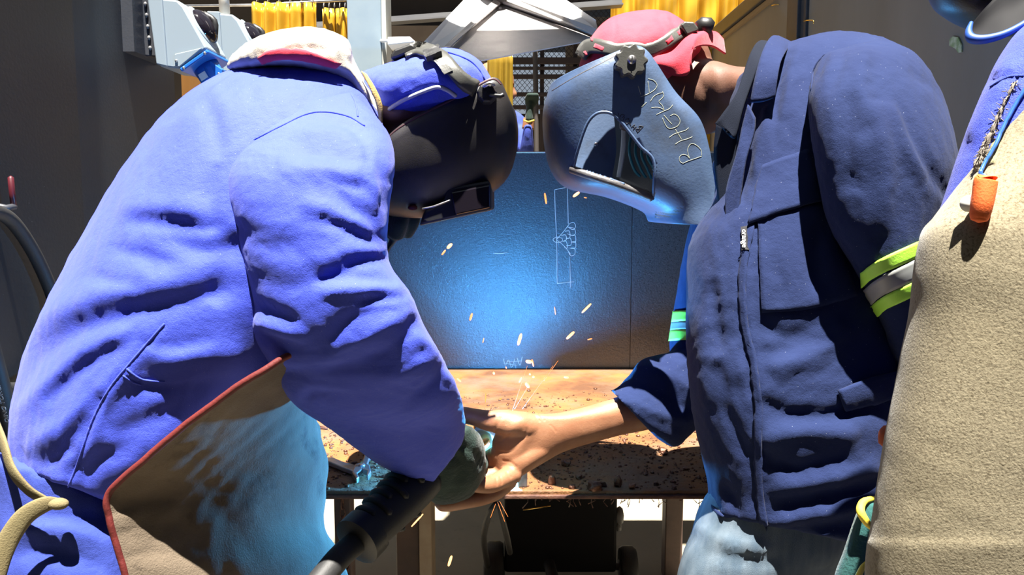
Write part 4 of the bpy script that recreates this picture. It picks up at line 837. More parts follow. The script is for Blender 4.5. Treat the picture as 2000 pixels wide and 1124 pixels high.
RSF = [([(1613, 107), (1600, 128), (1592, 150)], -9, 8, 8), ([(1646, 92), (1640, 125), (1625, 165)], -8, 9, 9), ([(1713, 222), (1728, 318), (1720, 433)], 9, 18, 16), ([(1789, 146), (1830, 172), (1858, 225)], -5, 10, 8), ([(1758, 203), (1785, 270), (1815, 330), (1850, 383)], -6, 11, 9), ([(1745, 215), (1770, 280), (1800, 340)], 4, 12, 12), ([(1690, 100), (1680, 160), (1690, 230)], 5, 14, 14),
       ([(1660, 200), (1650, 280), (1660, 360)], -5, 20, 20), ([(1650, 330), (1680, 300), (1700, 270)], 2, 22, 22)]
rs = ripple(folds(rs, RSF), 0.0015, 0.07, 17)
rfs_u = loft([(1400, 300, 1480, 260, 1.33, .07), (1345, 450, 1430, 450, 1.36, .065), (1318, 590, 1420, 590, 1.37, .06), (1308, 660, 1420, 680, 1.36, .06), (1310, 720, 1420, 760, 1.34, .055)], 40, 36, .3)
rfs = loft([(1192, 763, 1268, 842, 1.272, .050), (1206, 756, 1288, 860, 1.274, .052), (1232, 728, 1320, 874, 1.285, .055), (1255, 702, 1350, 850, 1.30, .055), (1300, 690, 1392, 805, 1.32, .055), (1360, 670, 1440, 770, 1.33, .05)], 50, 44, -0.35)
rfm = ripple(folds(remesh([rfs, rfs_u], 0.004, 2), [([(1225, 745), (1290, 770), (1340, 800)], -5, 11, 11), ([(1260, 720), (1310, 735), (1345, 760)], 5, 11, 11), ([(1240, 790), (1290, 810), (1340, 820)], 4, 10, 10), ([(1290, 700), (1310, 740), (1330, 790)], -5, 9, 9)]), 0.0015, 0.05, 19)
rj = mk('jacket', join([rt, rs, rfm]), MT['navy'], RM)
BV_RT = bvh_of(rt); BV_RS = bvh_of(rs); BV_RF = bvh_of(rfm)
# collar
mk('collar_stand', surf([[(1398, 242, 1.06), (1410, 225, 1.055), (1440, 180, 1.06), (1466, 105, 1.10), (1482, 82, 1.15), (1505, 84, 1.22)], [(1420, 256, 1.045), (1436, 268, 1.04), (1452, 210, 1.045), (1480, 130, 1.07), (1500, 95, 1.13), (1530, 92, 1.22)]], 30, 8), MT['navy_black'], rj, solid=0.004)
mk('collar_leaf', surf([[(1466, 200, 1.035), (1476, 150, 1.045), (1490, 100, 1.075), (1505, 74, 1.13), (1520, 72, 1.2)], [(1490, 198, 1.025), (1503, 150, 1.03), (1518, 110, 1.06), (1530, 86, 1.12), (1545, 84, 1.2)], [(1514, 190, 1.02), (1519, 150, 1.025), (1526, 118, 1.05), (1540, 94, 1.12), (1556, 92, 1.2)]], 26, 10), MT['navy'], rj, solid=0.004)
mk('lapel', surf([[(1462, 205, 1.035), (1450, 250, 1.03), (1440, 300, 1.02), (1420, 370, 1.02), (1418, 430, 1.01)], [(1474, 230, 1.02), (1472, 262, 1.015), (1455, 320, 1.005), (1445, 390, 1.0), (1440, 440, .995)]], 24, 8), MT['navy'], rj, solid=0.004)
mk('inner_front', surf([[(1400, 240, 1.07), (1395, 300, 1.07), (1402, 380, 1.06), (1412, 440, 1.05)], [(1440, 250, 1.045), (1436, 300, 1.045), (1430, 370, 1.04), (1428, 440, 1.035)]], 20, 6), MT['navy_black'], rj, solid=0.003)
# pockets, seams, hem
pk = mk('chest_pocket', patch_on(BV_RT, [[(1480, 425), (1540, 410), (1606, 394)], [(1488, 612), (1580, 604), (1672, 578)]], 20, 20, 0.001, 0.003), MT['navy'], rj)
mk('pocket_flap', patch_on(BV_RT, [[(1490, 328), (1530, 313), (1578, 298)], [(1464, 442), (1520, 420), (1607, 394)]], 20, 14, 0.004, 0.004), MT['navy'], rj)
mk('pocket_flap', patch_on(BV_RT, [[(1634, 762), (1690, 740), (1760, 722)], [(1647, 800), (1700, 790), (1765, 770)]], 20, 8, 0.002, 0.0035), MT['navy'], rj)
mk('placket', strip_on(BV_RT, [(1468, 440), (1452, 529), (1454, 626), (1474, 722), (1482, 819), (1482, 935), (1495, 1030), (1516, 1082)], 14, 0.001, 0.0025, 4, 8), MT['navy'], rj)
mk('hem', strip_on(BV_RT, [(1386, 990), (1420, 1022), (1470, 1058), (1515, 1078), (1600, 1070), (1690, 1060)], 14, 0.0, 0.003, 4, 8), MT['navy'], rj)
for bv, pts in ((BV_RS, [(1686, 62), (1648, 76), (1616, 102), (1592, 130), (1584, 176)]), (BV_RT, [(1496, 600), (1580, 592), (1664, 568)])):
    t = line_on(bv, pts, 0.0012, 0.0)
    if t: mk('seam', t, MT['navy'], rj)
tg = mk('brand_tag', patch_on(BV_RT, [[(1450, 446), (1462, 444)], [(1451, 491), (1463, 490)]], 4, 8, 0.003, 0.0015), MT['hand_label'], rj, False)
a0, n0 = drape(BV_RT, 1459, 452); a1, _ = drape(BV_RT, 1459, 486)
text_mesh('lettering', 'orange', 0.0088, a0 + n0 * 0.0065 + np.array([-0.0035, 0, 0]), a1 - a0, np.array([1.0, 0, 0]), MT['white'], tg)
# reflective bands on both sleeves
for k, (t0, t1, m) in enumerate((((1684, 532, 1815, 456), (1686, 562, 1800, 490), 'lime'), ((1690, 566, 1802, 492), (1704, 596, 1800, 532), 'silver'), ((1704, 598, 1802, 534), (1718, 618, 1800, 562), 'lime'))):
    mk('reflective_band', patch_on(BV_RS, [[(t0[0], t0[1]), (t0[0] * .7 + t0[2] * .3, t0[1] * .62 + t0[3] * .38), (t0[2] + 25, t0[3] - 6)], [(t1[0], t1[1]), (t1[0] * .7 + t1[2] * .3, t1[1] * .62 + t1[3] * .38), (t1[2] + 35, t1[3] - 8)]], 24, 6, 0.001, 0.002), MT[m], rj)
for ya, yb, m in ((606, 627, 'lime'), (627, 643, 'silver'), (643, 664, 'lime')):
    mk('reflective_band', patch_on(BV_RF, [[(1317 - (ya - 606) * .14, ya + 3), (1332, ya + 1), (1356, ya)], [(1317 - (yb - 606) * .14, yb + 3), (1332, yb + 1), (1356, yb)]], 14, 5, 0.001, 0.002), MT[m], rj)
# jeans and boots
jn = legs([[(1378, 960, 1800, 1010, 1.05, .15), (1350, 1040, 1720, 1100, 1.04, .14), (1322, 1124, 1620, 1160, 1.0, .095), (1290, 1400, 1530, 1400, .98, .08), (1290, 1860, 1450, 1860, .97, .06)], [(1420, 980, 1790, 1010, 1.08, .13), (1440, 1124, 1700, 1124, 1.15, .09), (1440, 1350, 1660, 1350, 1.18, .075), (1470, 1780, 1620, 1780, 1.18, .06)]])
mk('jeans', ripple(folds(jn, [([(1380, 1085), (1440, 1090), (1520, 1095)], -6, 10, 10), ([(1360, 1030), (1420, 1060), (1490, 1080)], 5, 12, 12)]), 0.003, 0.07, 23), MT['jeans'], RM)
b1 = P(1360, 1920, .97); boot((b1[0], b1[1], 0), (-0.97, 0.2, 0), MT['rubber'], RM); b1 = P(1540, 1800, 1.18); boot((b1[0], b1[1], 0), (-0.97, 0.2, 0), MT['rubber'], RM)
# bare hand and forearm
PB = P
P = lambda x, y, d: PB(x, y, d - 0.035)
hand = [loft([(1335, 735, 1375, 800, 1.35, .03), (1242, 764, 1280, 836, 1.315, .036, 2.2), (1180, 784, 1212, 851, 1.295, .032), (1120, 801, 1146, 869, 1.275, .028), (1075, 808, 1100, 884, 1.262, .024), (1035, 808, 1062, 905, 1.255, .021, 2.5), (1000, 814, 1030, 924, 1.25, .019, 2.6), (976, 834, 1003, 938, 1.25, .017, 2.4), (962, 858, 982, 944, 1.252, .013, 2.2)], 60, 40, .5),
        tube([P(1092, 838, 1.268), P(1060, 833, 1.258), P(1028, 831, 1.25), P(1000, 829, 1.246), P(975, 826, 1.247)], [.010, .016, .0205, .021, .018], 18, 24),
        tube([P(1100, 862, 1.268), P(1070, 872, 1.258), P(1040, 886, 1.25), P(1015, 905, 1.246), P(995, 922, 1.246)], [.010, .016, .0195, .019, .0165], 18, 24), tube([P(1020, 865, 1.25), P(990, 880, 1.25), P(968, 890, 1.256)], [.016, .016, .014], 16, 12)]
def finger(pts, rad, n=18): return tube([P(*p) for p in pts], [r for r in rad], 16, n, cap=0.85)
hand += [finger([(1072, 834, 1.262), (1035, 832, 1.252), (990, 826, 1.245), (952, 822, 1.245), (925, 815, 1.25), (895, 812, 1.26), (868, 826, 1.265)], [.010, .0185, .0200, .0165, .0135, .0135, .0105], 30),
         finger([(1005, 925, 1.24), (982, 936, 1.222), (962, 946, 1.205), (940, 948, 1.192), (918, 944, 1.182), (904, 940, 1.178)], [.016, .0145, .0135, .0125, .0118, .0102], 24),
         finger([(995, 935, 1.25), (968, 958, 1.235), (940, 970, 1.215), (905, 978, 1.198), (875, 984, 1.19), (858, 986, 1.188)], [.0165, .0155, .0145, .0135, .0125, .0105], 24),
         finger([(980, 925, 1.255), (950, 935, 1.25), (925, 955, 1.24), (895, 968, 1.22), (865, 965, 1.205)], [.0165, .0150, .0142, .0132, .0115], 22),
         finger([(970, 890, 1.262), (945, 905, 1.265), (920, 925, 1.255), (895, 935, 1.235)], [.0155, .0145, .0138, .0115], 18)]
P = PB
hd_ = remesh(hand, 0.0017, 14, 0.6)
HF = [([(1030, 833), (1026, 850), (1011, 870), (994, 885), (968, 881)], -1.5, 2.6, 2.6), ([(977, 812), (969, 831), (966, 848)], -2.2, 2.5, 2.5), ([(985, 810), (974, 828), (968, 840)], -1.2, 2, 2), ([(1011, 915), (998, 904), (979, 900)], -1.8, 2.6, 2.6), ([(1041, 808), (1048, 816), (1056, 826)], -1.0, 1.8, 1.8), ([(1050, 806), (1058, 816), (1066, 824)], -0.8, 1.8, 1.8),
      ([(1073, 829), (1080, 836), (1088, 846)], -1.0, 1.8, 1.8), ([(988, 922), (994, 928), (1000, 934)], -1.4, 2.2, 2.2), ([(976, 930), (979, 938), (980, 948)], -2.0, 2.2, 2.2), ([(968, 932), (970, 942), (971, 950)], -1.2, 1.8, 1.8), ([(940, 936), (940, 948), (938, 958)], -1.2, 2, 2), ([(1000, 845), (985, 858), (972, 866)], -1.4, 2.4, 2.4),
      ([(1040, 845), (1025, 862), (1015, 882), (1005, 905)], 1.8, 9, 9), ([(1120, 820), (1160, 815), (1200, 808)], 1.2, 7, 7), ([(1060, 815), (1100, 818), (1150, 808)], 1.0, 5, 5), ([(1020, 824), (1000, 836), (985, 846)], 2.0, 9, 9), ([(955, 808), (952, 818), (950, 828)], -1.0, 2, 2)]
hd_ = folds(hd_, HF)
rbody = remesh(head(P(1300, 176, 1.28), (-0.9, 0, -0.437), (-0.437, 0, 0.9), 0.80) + [loft([(1310, 150, 1340, 270, 1.27, .058), (1330, 118, 1385, 262, 1.26, .062), (1392, 118, 1420, 252, 1.24, .064), (1440, 130, 1460, 240, 1.21, .075), (1500, 130, 1500, 250, 1.18, .10)], 30, 36), loft([(1470, 160, 1560, 110, 1.18, .07), (1450, 330, 1800, 230, 1.17, .14), (1400, 600, 1800, 560, 1.12, .14), (1410, 950, 1790, 960, 1.07, .13)], 40, 30),
               loft([(1650, 160, 1780, 160, 1.0, .05), (1660, 400, 1800, 390, .95, .045), (1740, 620, 1830, 600, .95, .04), (1790, 850, 1860, 840, .97, .03)], 30, 20), loft([(1410, 360, 1470, 350, 1.34, .045), (1350, 600, 1400, 600, 1.365, .04), (1345, 715, 1400, 755, 1.345, .034), (1290, 752, 1315, 812, 1.325, .03)], 30, 20)], 0.0055, 4)
rbody = folds(rbody, [([(1360, 150), (1380, 190), (1385, 230)], -3, 8, 8), ([(1395, 140), (1405, 180), (1400, 230)], 3, 10, 10)])
nh = [loft([(1795, 820, 1858, 815, .97, .024), (1800, 870, 1862, 868, .972, .022), (1792, 920, 1872, 918, .975, .017, 2.6), (1798, 975, 1874, 970, .98, .014, 2.6)], 24, 24)]
for k in range(4):
    x = 1806 + k * 19; nh.append(tube([P(x, 960, .98), P(x - 3, 1015, .975), P(x - 10, 1060 - abs(k - 1.4) * 6, .965), P(x - 18, 1092 - abs(k - 1.4) * 9, .955)], [.0105, .0098, .0092, .0075], 12, 14, cap=.8))
nh.append(tube([P(1800, 880, .96), P(1784, 920, .945), P(1778, 960, .94), P(1780, 990, .94)], [.014, .0125, .011, .0085], 12, 14, cap=.8))
hd_ = join([hd_, remesh(nh, 0.0028, 6)])
bo = mk('body', join([rbody, hd_]), MT['skin_dark_shaded'], RM)
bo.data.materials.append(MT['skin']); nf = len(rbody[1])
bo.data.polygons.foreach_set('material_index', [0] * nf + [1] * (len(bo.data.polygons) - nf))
mk('nail', ball(P(901, 935, 1.137), (.004, .002, .003), None, 8), mat('nail_skin', (0.45, 0.25, 0.18), rough=0.35), bo)
# bandana
P = lambda x, y, d: PB(x, y, d + 0.08)
bd = remesh(loft([(1130, 128, 1150, 150, 1.2, .03), (1146, 86, 1178, 170, 1.2, .075), (1185, 38, 1232, 178, 1.2, .092), (1248, 20, 1292, 172, 1.2, .096), (1303, 22, 1332, 152, 1.2, .092), (1345, 48, 1352, 128, 1.2, .078), (1372, 74, 1366, 112, 1.2, .05)], 50, 44, .3), 0.0035, 3)
bd = ripple(folds(bd, [([(1288, 25), (1295, 40), (1308, 62)], -9, 8, 8), ([(1310, 30), (1318, 50), (1325, 62)], -5, 7, 7), ([(1300, 28), (1306, 42), (1316, 58)], 5, 6, 6), ([(1200, 34), (1202, 60), (1196, 90)], -2, 3, 3), ([(1230, 85), (1260, 80), (1290, 70)], 3, 14, 14)]), 0.0012, 0.05, 41)
bdo = mk('bandana', bd, MT['red'], RM); BV_BD = bvh_of(bd)
fl = surf([[(1272, 112, 1.105), (1311, 102, 1.10), (1340, 74, 1.105), (1365, 63, 1.12), (1396, 62, 1.16), (1412, 76, 1.2)], [(1278, 124, 1.098), (1312, 122, 1.088), (1342, 98, 1.09), (1364, 72, 1.105), (1394, 72, 1.15), (1414, 88, 1.2)], [(1287, 131, 1.10), (1318, 148, 1.09), (1346, 142, 1.085), (1352, 98, 1.09), (1386, 90, 1.13), (1417, 106, 1.19)]], 60, 14)
fl = folds(fl, [([(1300, 125), (1325, 130), (1340, 120)], -4, 8, 8), ([(1345, 85), (1365, 78), (1395, 78)], 4, 5, 5)])
mk('bandana_flap', fl, MT['red'], bdo, solid=0.0025)

# ---- blue grey helmet
HR = empty('welding_helmet', P(1230, 300, 1.2)); tag(HR, 'worn blue grey welding helmet with chalked name over the right man\'s face', 'helmet')
stn = [(1238, 88, 1074, 174, .92), (1268, 104, 1063, 220, 1), (1318, 178, 1066, 282, 1), (1366, 232, 1080, 334, 1), (1385, 290, 1112, 366, 1), (1392, 335, 1190, 384, .99), (1400, 385, 1262, 412, .97), (1413, 442, 1278, 433, .98)]
hr = halfloft(stn, 1.2, .125, 180, 130, 3.4)
hole = [(1180, 219), (1196, 222), (1215, 240), (1250, 285), (1277, 316), (1276, 382), (1200, 352), (1122, 326), (1130, 290), (1146, 244), (1162, 224)]
cen = np.array([hr[0][list(q)].mean(0) for q in hr[1]]); inn = inpoly(proj(cen), hole) & (cen[:, 1] < 1.28)
hrf = (hr[0], [q for q, k in zip(hr[1], inn) if not k])
far = [(1208, 240), (1290, 240), (1300, 400), (1196, 400)]
inn2 = inpoly(proj(cen), [(1218, 226), (1290, 226), (1290, 400), (1204, 360), (1212, 290)]) & (cen[:, 1] > 1.28)
hrf = (hr[0], [q for q, k, k2 in zip(hr[1], inn, inn2) if not k and not k2])
mk('shell', hrf, MT['helm_blue'], HR, solid=0.0035); BV_HR = bvh_of(hr)
rimp = hole + [hole[0]]
mk('window_rim', line_on(BV_HR, [(1276, 384), (1277, 316), (1250, 285), (1215, 240), (1198, 224), (1180, 219), (1162, 224), (1146, 244), (1130, 290), (1120, 330)], 0.0024, 0.0005, 4, 8), MT['helm_blue'], HR)
mk('window_bar', line_on(BV_HR, [(1116, 330), (1150, 342), (1200, 358), (1245, 374), (1274, 386)], 0.0060, 0.001, 5, 10), MT['scuff'], HR)
mk('scuffed_chin', patch_on(BV_HR, [[(1280, 388), (1320, 390), (1392, 388)], [(1281, 426), (1330, 434), (1404, 430)]], 20, 8, 0.0005, 0.0012), MT['scuff'], HR)
kp, kn_ = drape(BV_HR, 1229, 124)
kk = []
for i in range(72):
    t = 2 * math.pi * i / 72; r = 0.0215 + 0.0022 * math.cos(t * 9); kk.append((r * math.cos(t), 0, r * math.sin(t)))
kz = kp + np.array([0, -0.001, 0])
knob = mk('knob', prism([kz + np.array(p) for p in kk], (0.05, -1, 0.1), 0, 0.016), MT['grey_plastic'], HR, True, bevel=0.002, auto=40)
mk('screw', tube([kz + np.array([0.001, -0.015, 0.002]), kz + np.array([0.001, -0.0185, 0.002])], 0.0062, 16, cap=0.05), MT['steel'], knob)
mk('screw_slot', box(kz + np.array([0.0002, -0.0195, -0.003]), kz + np.array([0.0018, -0.0185, 0.007])), MT['black'], knob, False)
mk('top_edge', line_on(BV_HR, [(1080, 178), (1130, 148), (1180, 122), (1236, 93)], 0.0018, 0.0005), MT['scuff'], HR)
mk('inner_screw', ball(P(1164, 283, 1.318), (.004, .003, .004), None, 8), MT['steel'], HR)
mk('paper_strip', surf([[(1214, 240, 1.25), (1212, 290, 1.25), (1204, 346, 1.25)], [(1223, 252, 1.25), (1221, 295, 1.25), (1212, 346, 1.25)]], 12, 4), MT['white'], HR, solid=0.002)
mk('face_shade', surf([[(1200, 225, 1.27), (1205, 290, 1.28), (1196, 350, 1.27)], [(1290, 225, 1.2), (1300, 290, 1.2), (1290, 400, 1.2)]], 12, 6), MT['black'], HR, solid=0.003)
for i in range(4):
    x = 1232 + i * 11
    mk('vent_fin', tube([P(x + 2, 258 + i * 7, 1.185), P(x - 3 + i, 295 + i * 4, 1.18), P(x + 6 + i * 2, 330, 1.185), P(x + 18, 345 + i * 2, 1.19)], 0.0022, 6, 16), MT['teal'], HR)
hb2 = mk('headband', strip_on(BV_BD, [(1140, 112), (1152, 96), (1172, 94), (1205, 100), (1236, 97), (1262, 100), (1290, 90), (1318, 72), (1336, 60)], [22, 26, 26, 24, 24, 26, 25, 24, 22], 0.004, 0.003, 5), MT['grey_plastic'], HR)
for pts in ([(1166, 93), (1182, 100)], [(1149, 108), (1153, 106)], [(1160, 82), (1164, 82)], [(1298, 86), (1310, 78)], [(1320, 72), (1329, 66)]):
    mk('slot', strip_on(BV_BD, pts, 8, 0.0068, 0.0004, 4, 3), MT['red'], hb2)
rb_ = [P(x, y, 1.12) for x, y in ((1326, 52), (1334, 45), (1352, 46), (1361, 58), (1360, 64), (1338, 72))]
mk('ratchet_box', prism(rb_, (0, 1, 0), -0.012, 0.06), MT['grey_plastic'], HR, False, bevel=0.003)
mk('ratchet_knob', tube([P(1362, 56, 1.14), P(1372, 52, 1.14), P(1384, 53, 1.14), P(1390, 56, 1.14)], [.010, .014, .014, .010], 16, cap=0.2), MT['black'], HR)
def c4(x, y): return (1200 + x / 5.62, 140 + y / 5.62)
LET = [[(955, 930), (885, 955), (800, 985), (748, 1010)], [(955, 930), (950, 870), (915, 825), (865, 795), (825, 805), (800, 860), (810, 920), (822, 950)], [(822, 955), (790, 920), (745, 912), (712, 940), (715, 985), (745, 1008)],
       [(600, 725), (650, 690), (720, 665), (780, 645), (810, 620)], [(665, 800), (720, 765), (800, 740), (852, 718)], [(668, 638), (735, 748)],
       [(610, 490), (650, 470), (690, 490), (718, 540), (700, 590), (650, 620), (590, 622), (555, 580), (525, 512)], [(540, 480), (628, 580)],
       [(460, 475), (530, 440), (600, 410), (638, 368)], [(545, 425), (520, 370), (485, 330), (520, 295), (540, 260), (525, 220)], [(405, 397), (480, 395), (540, 420)], [(392, 330), (430, 275), (480, 245), (525, 235)], [(297, 390), (350, 340)],
       [(258, 160), (275, 210), (285, 250)], [(285, 280), (370, 245), (440, 200), (465, 150), (430, 100), (370, 80)], [(365, 110), (375, 170), (380, 235)]]
mk('chalk_name', join([t for t in (line_on(BV_HR, [c4(*p) for p in l], 0.00042, 0.0018, 2, 5) for l in LET) if t]), MT['chalk'], HR)
L2 = [[(255, 668), (315, 602)], [(315, 602), (270, 598), (280, 630)], [(280, 632), (235, 630), (255, 668)], [(185, 612), (222, 580)], [(205, 640), (240, 600)], [(200, 595), (222, 622)], [(165, 560), (178, 592)], [(160, 515), (120, 530), (130, 575), (165, 550), (150, 520)], [(85, 510), (110, 480), (75, 475), (60, 500)], [(92, 540), (110, 500)], [(40, 455), (45, 480)], [(10, 485), (14, 495)]]
mk('ink_name', join([t for t in (line_on(BV_HR, [c4(*p) for p in l], 0.0005, 0.0018, 2, 5) for l in L2) if t]), MT['inkmark'], HR)
P = PB
# ------------------------------------------------------------------ bystander close on the right
TP = empty('person', (0.62, 0.66, 0)); tag(TP, 'bystander in beige suede apron over blue overalls at the right edge', 'person')
t3 = remesh(loft([(2130, 20, 2500, 30, .62, .08), (2020, 40, 2600, 70, .62, .12), (1962, 105, 2680, 130, .62, .13), (1918, 200, 2700, 220, .62, .135), (1880, 300, 2700, 310, .62, .138), (1852, 388, 2700, 400, .62, .14), (1822, 480, 2700, 480, .62, .14), (1806, 600, 2690, 600, .62, .14), (1782, 720, 2680, 720, .62, .14), (1752, 860, 2670, 860, .62, .14), (1732, 980, 2660, 980, .62, .14), (1716, 1124, 2650, 1124, .62, .14), (1700, 1500, 2600, 1500, .62, .13), (1720, 1700, 2560, 1700, .62, .12)], 90, 80, .1), 0.0055, 2)
t3 = folds(t3, [([(1905, 260), (1940, 190), (1975, 130)], 3, 16, 16), ([(1900, 165), (1940, 155), (1995, 150)], -2.5, 6, 6)])
ov = mk('overalls', t3, MT['royal'], TP); BV_3 = bvh_of(t3)
seam = line_on(BV_3, [(1935, 170), (1950, 160), (1972, 150), (2000, 148)], 0.001, 0.0)
if seam: mk('seam', seam, MT['royal_dark'], ov)
a3 = loft([(1851, 394, 2360, -430, .605, .070), (1846, 402, 2450, -300, .605, .088), (1832, 425, 2600, -40, .605, .118), (1812, 458, 2690, 240, .605, .138), (1800, 530, 2700, 450, .605, .144), (1790, 620, 2700, 620, .605, .145), (1764, 750, 2690, 750, .605, .145), (1744, 850, 2680, 850, .605, .145), (1728, 950, 2670, 950, .605, .145), (1714, 1040, 2660, 1040, .605, .145), (1704, 1124, 2660, 1124, .605, .145), (1690, 1500, 2620, 1500, .605, .135)], 150, 120, .0)
a3 = ripple(folds(a3, [([(1840, 560), (1830, 700), (1800, 850)], 2.5, 30, 30), ([(1900, 700), (1880, 850), (1860, 1000)], -2.5, 40, 40)]), 0.0006, 0.10, 51)
zc = np.array([a3[0][list(q_)][:, 2].min() for q_ in a3[1]]); a3 = (a3[0], [q_ for q_, k_ in zip(a3[1], zc) if k_ < 1.205]); a3[0][:, 2] = np.minimum(a3[0][:, 2], 1.205)
ao = mk('apron', a3, MT['suede'], TP, solid=0.003)
BV_B = bvh_of(a3)
# fuzzy suede edge
fz = []
for i in range(170):
    t = RNG.rand(); q = cr(np.array([(1850, 398), (1808, 462), (1798, 540), (1764, 750), (1728, 950), (1704, 1124)], float), 100)[int(t * 99)]
    c = P(q[0] + 2, q[1], .60); L = RNG.uniform(.001, .0026); fz.append(tube([c, c + [-L, -L * .3, RNG.uniform(-.5, .7) * L]], [0.00022, 0.0001], 4))
tag(mk('suede_fuzz', join(fz), MT['suede'], ao), kind='stuff')
mk('edge_binding', tube([P(1822, 446, .585), P(1806, 462, .583), P(1800, 478, .582), P(1806, 488, .58)], 0.0022, 8, 16), MT['royal_dark'], ao)
# frayed string of the bib
sp = drape_pts(BV_B, [(2010, 120), (1990, 170), (1968, 215), (1950, 255), (1930, 295), (1915, 330)], 4)
fr = [tube([p + n * (0.002 + 0.0006 * math.sin(i * 1.3 + k)) + np.array([0.0022 * math.cos(i * 0.9 + k * 2.1), 0, 0.0022 * math.sin(i * .9 + k * 2.1)]) for i, (p, n) in enumerate(sp)], 0.0016, 6) for k in range(4)]
for i in range(300):
    p, n = sp[RNG.randint(len(sp))]; dd = RNG.normal(size=3) * 0.0013; c = p + n * .003; fr.append(tube([c, c + dd + n * .001, c + dd * 1.8 + n * .0005], [.0004, .0003, .0002], 4))
mk('apron_string', join(fr), MT['fray'], ao)
mk('stitch_patch', patch_on(BV_B, [[(1962, 205), (1985, 178)], [(1925, 330), (1945, 322)]], 8, 16, 0.0008, 0.001), mat('lime_grey_worn_leather', (0.33, 0.31, 0.17), (0.22, 0.20, 0.12), 150, 0.95, bump=((400, 0.0008),)), ao)
# helmet raised above the frame
mk('body', remesh(head(P(2330, -60, .60), (-0.95, 0.05, -0.2), (-0.15, 0, 1), 0.95) + [loft([(2230, 40, 2440, 40, .6, .05), (2180, 240, 2460, 240, .61, .07)], 12, 20), loft([(1950, 200, 2600, 220, .62, .10), (1850, 700, 2600, 700, .62, .11), (1800, 1300, 2580, 1300, .62, .11)], 20, 24)], 0.007, 4), MT['skin'], TP)
hc = P(2330, -60, .60); hv = ball(hc + np.array([0.018, 0, 0.045]), (0.098, 0.080, 0.082), None, 20); mk('hair', (hv[0][hv[0][:, 2] > -9], hv[1]), MT['black'], TP)
P = lambda x, y, d: PB(x, y, d + 0.09)
H3 = empty('welding_helmet', P(1960, 0, .58)); tag(H3, 'dark helmet edge with blue rim at the top right corner', 'helmet')
h3 = loft([(1806, -190, 2180, -190, .60, .08), (1800, -60, 2160, -40, .60, .08), (1818, 8, 2130, 10, .60, .075), (1846, 36, 2100, 40, .60, .065), (1882, 55, 2060, 66, .60, .05), (1925, 66, 2010, 70, .60, .02)], 40, 60, .1)
mk('shell', h3, MT['helm_black'], H3)
q = [(1893, 62, .525), (1900, 76, .52), (1925, 78, .515), (1960, 68, .51), (1995, 50, .51), (2040, 20, .51)]
q2 = [(1893, 60, .54), (1906, 40, .535), (1930, 10, .53), (1960, -20, .53), (2000, -40, .53), (2040, -60, .53)]
mk('visor', surf([q, [((a[0] + b[0]) / 2, (a[1] + b[1]) / 2 + 3, (a[2] + b[2]) / 2 + .004) for a, b in zip(q, q2)], q2], 30, 10), MT['cabinet'], H3, solid=0.002)
mk('blue_rim', tube([P(1897, 44, .528), P(1892, 62, .522), P(1898, 75, .518), P(1922, 77, .513), P(1958, 68, .508), P(1994, 50, .506), P(2040, 20, .505)], [.0014, .0026, .0036, .0034, .0028, .0024, .0022], 10, 40), mat('deep_blue_rim', (0.012, 0.06, 0.30), rough=0.5), H3)
P = PB
# arms of the bystander, outside the frame
for (c_, dd) in (([(2640, 150), (2770, 360), (2800, 640), (2690, 930)], (.60, .60, .56, .46)), ([(2180, 60), (2150, 300), (2160, 620), (2200, 930)], (.76, .80, .80, .78))):
    mk('sleeve', ripple(remesh(loft([(x - 110 + i * 14, y, x + 110 - i * 14, y + 6, d_, .055 - i * .005) for i, ((x, y), d_) in enumerate(zip(c_, dd))], 40, 30, .3), 0.006, 3), .002, .06, 61), MT['royal'], ov)
    x, y = c_[-1]; d_ = dd[-1]
    mk('glove', remesh([loft([(x - 50, y + 10, x + 50, y + 14, d_, .024), (x - 62, y + 110, x + 58, y + 110, d_, .02), (x - 58, y + 190, x + 55, y + 190, d_, .016)], 16, 18)] + [tube([P(x - 45 + k * 30, y + 185, d_), P(x - 48 + k * 31, y + 260, d_ - .01), P(x - 46 + k * 29, y + 320 - abs(k - 1.5) * 14, d_ - .025)], [.012, .011, .009], 10, 10) for k in range(4)] + [tube([P(x - 55, y + 80, d_), P(x - 95, y + 150, d_ - .01), P(x - 98, y + 210, d_ - .015)], [.014, .012, .010], 10, 10)], .0045, 3), MT['glove2'], TP)
# trousers, boots
tr3 = legs([[(1760, 1480, 2200, 1480, .60, .09), (1780, 2200, 2120, 2200, .6, .07), (1800, 3000, 2040, 3000, .6, .055)], [(2180, 1480, 2600, 1480, .64, .09), (2200, 2200, 2540, 2200, .64, .07), (2220, 2850, 2460, 2850, .64, .055)]])
mk('trousers', tr3, MT['royal_dark'], TP)
b1 = P(1930, 3100, .60); boot((b1[0], b1[1], 0), (-0.9, 0.4, 0), MT['rubber'], TP); b1 = P(2330, 2950, .64); boot((b1[0], b1[1], 0), (-0.9, 0.4, 0), MT['rubber'], TP)
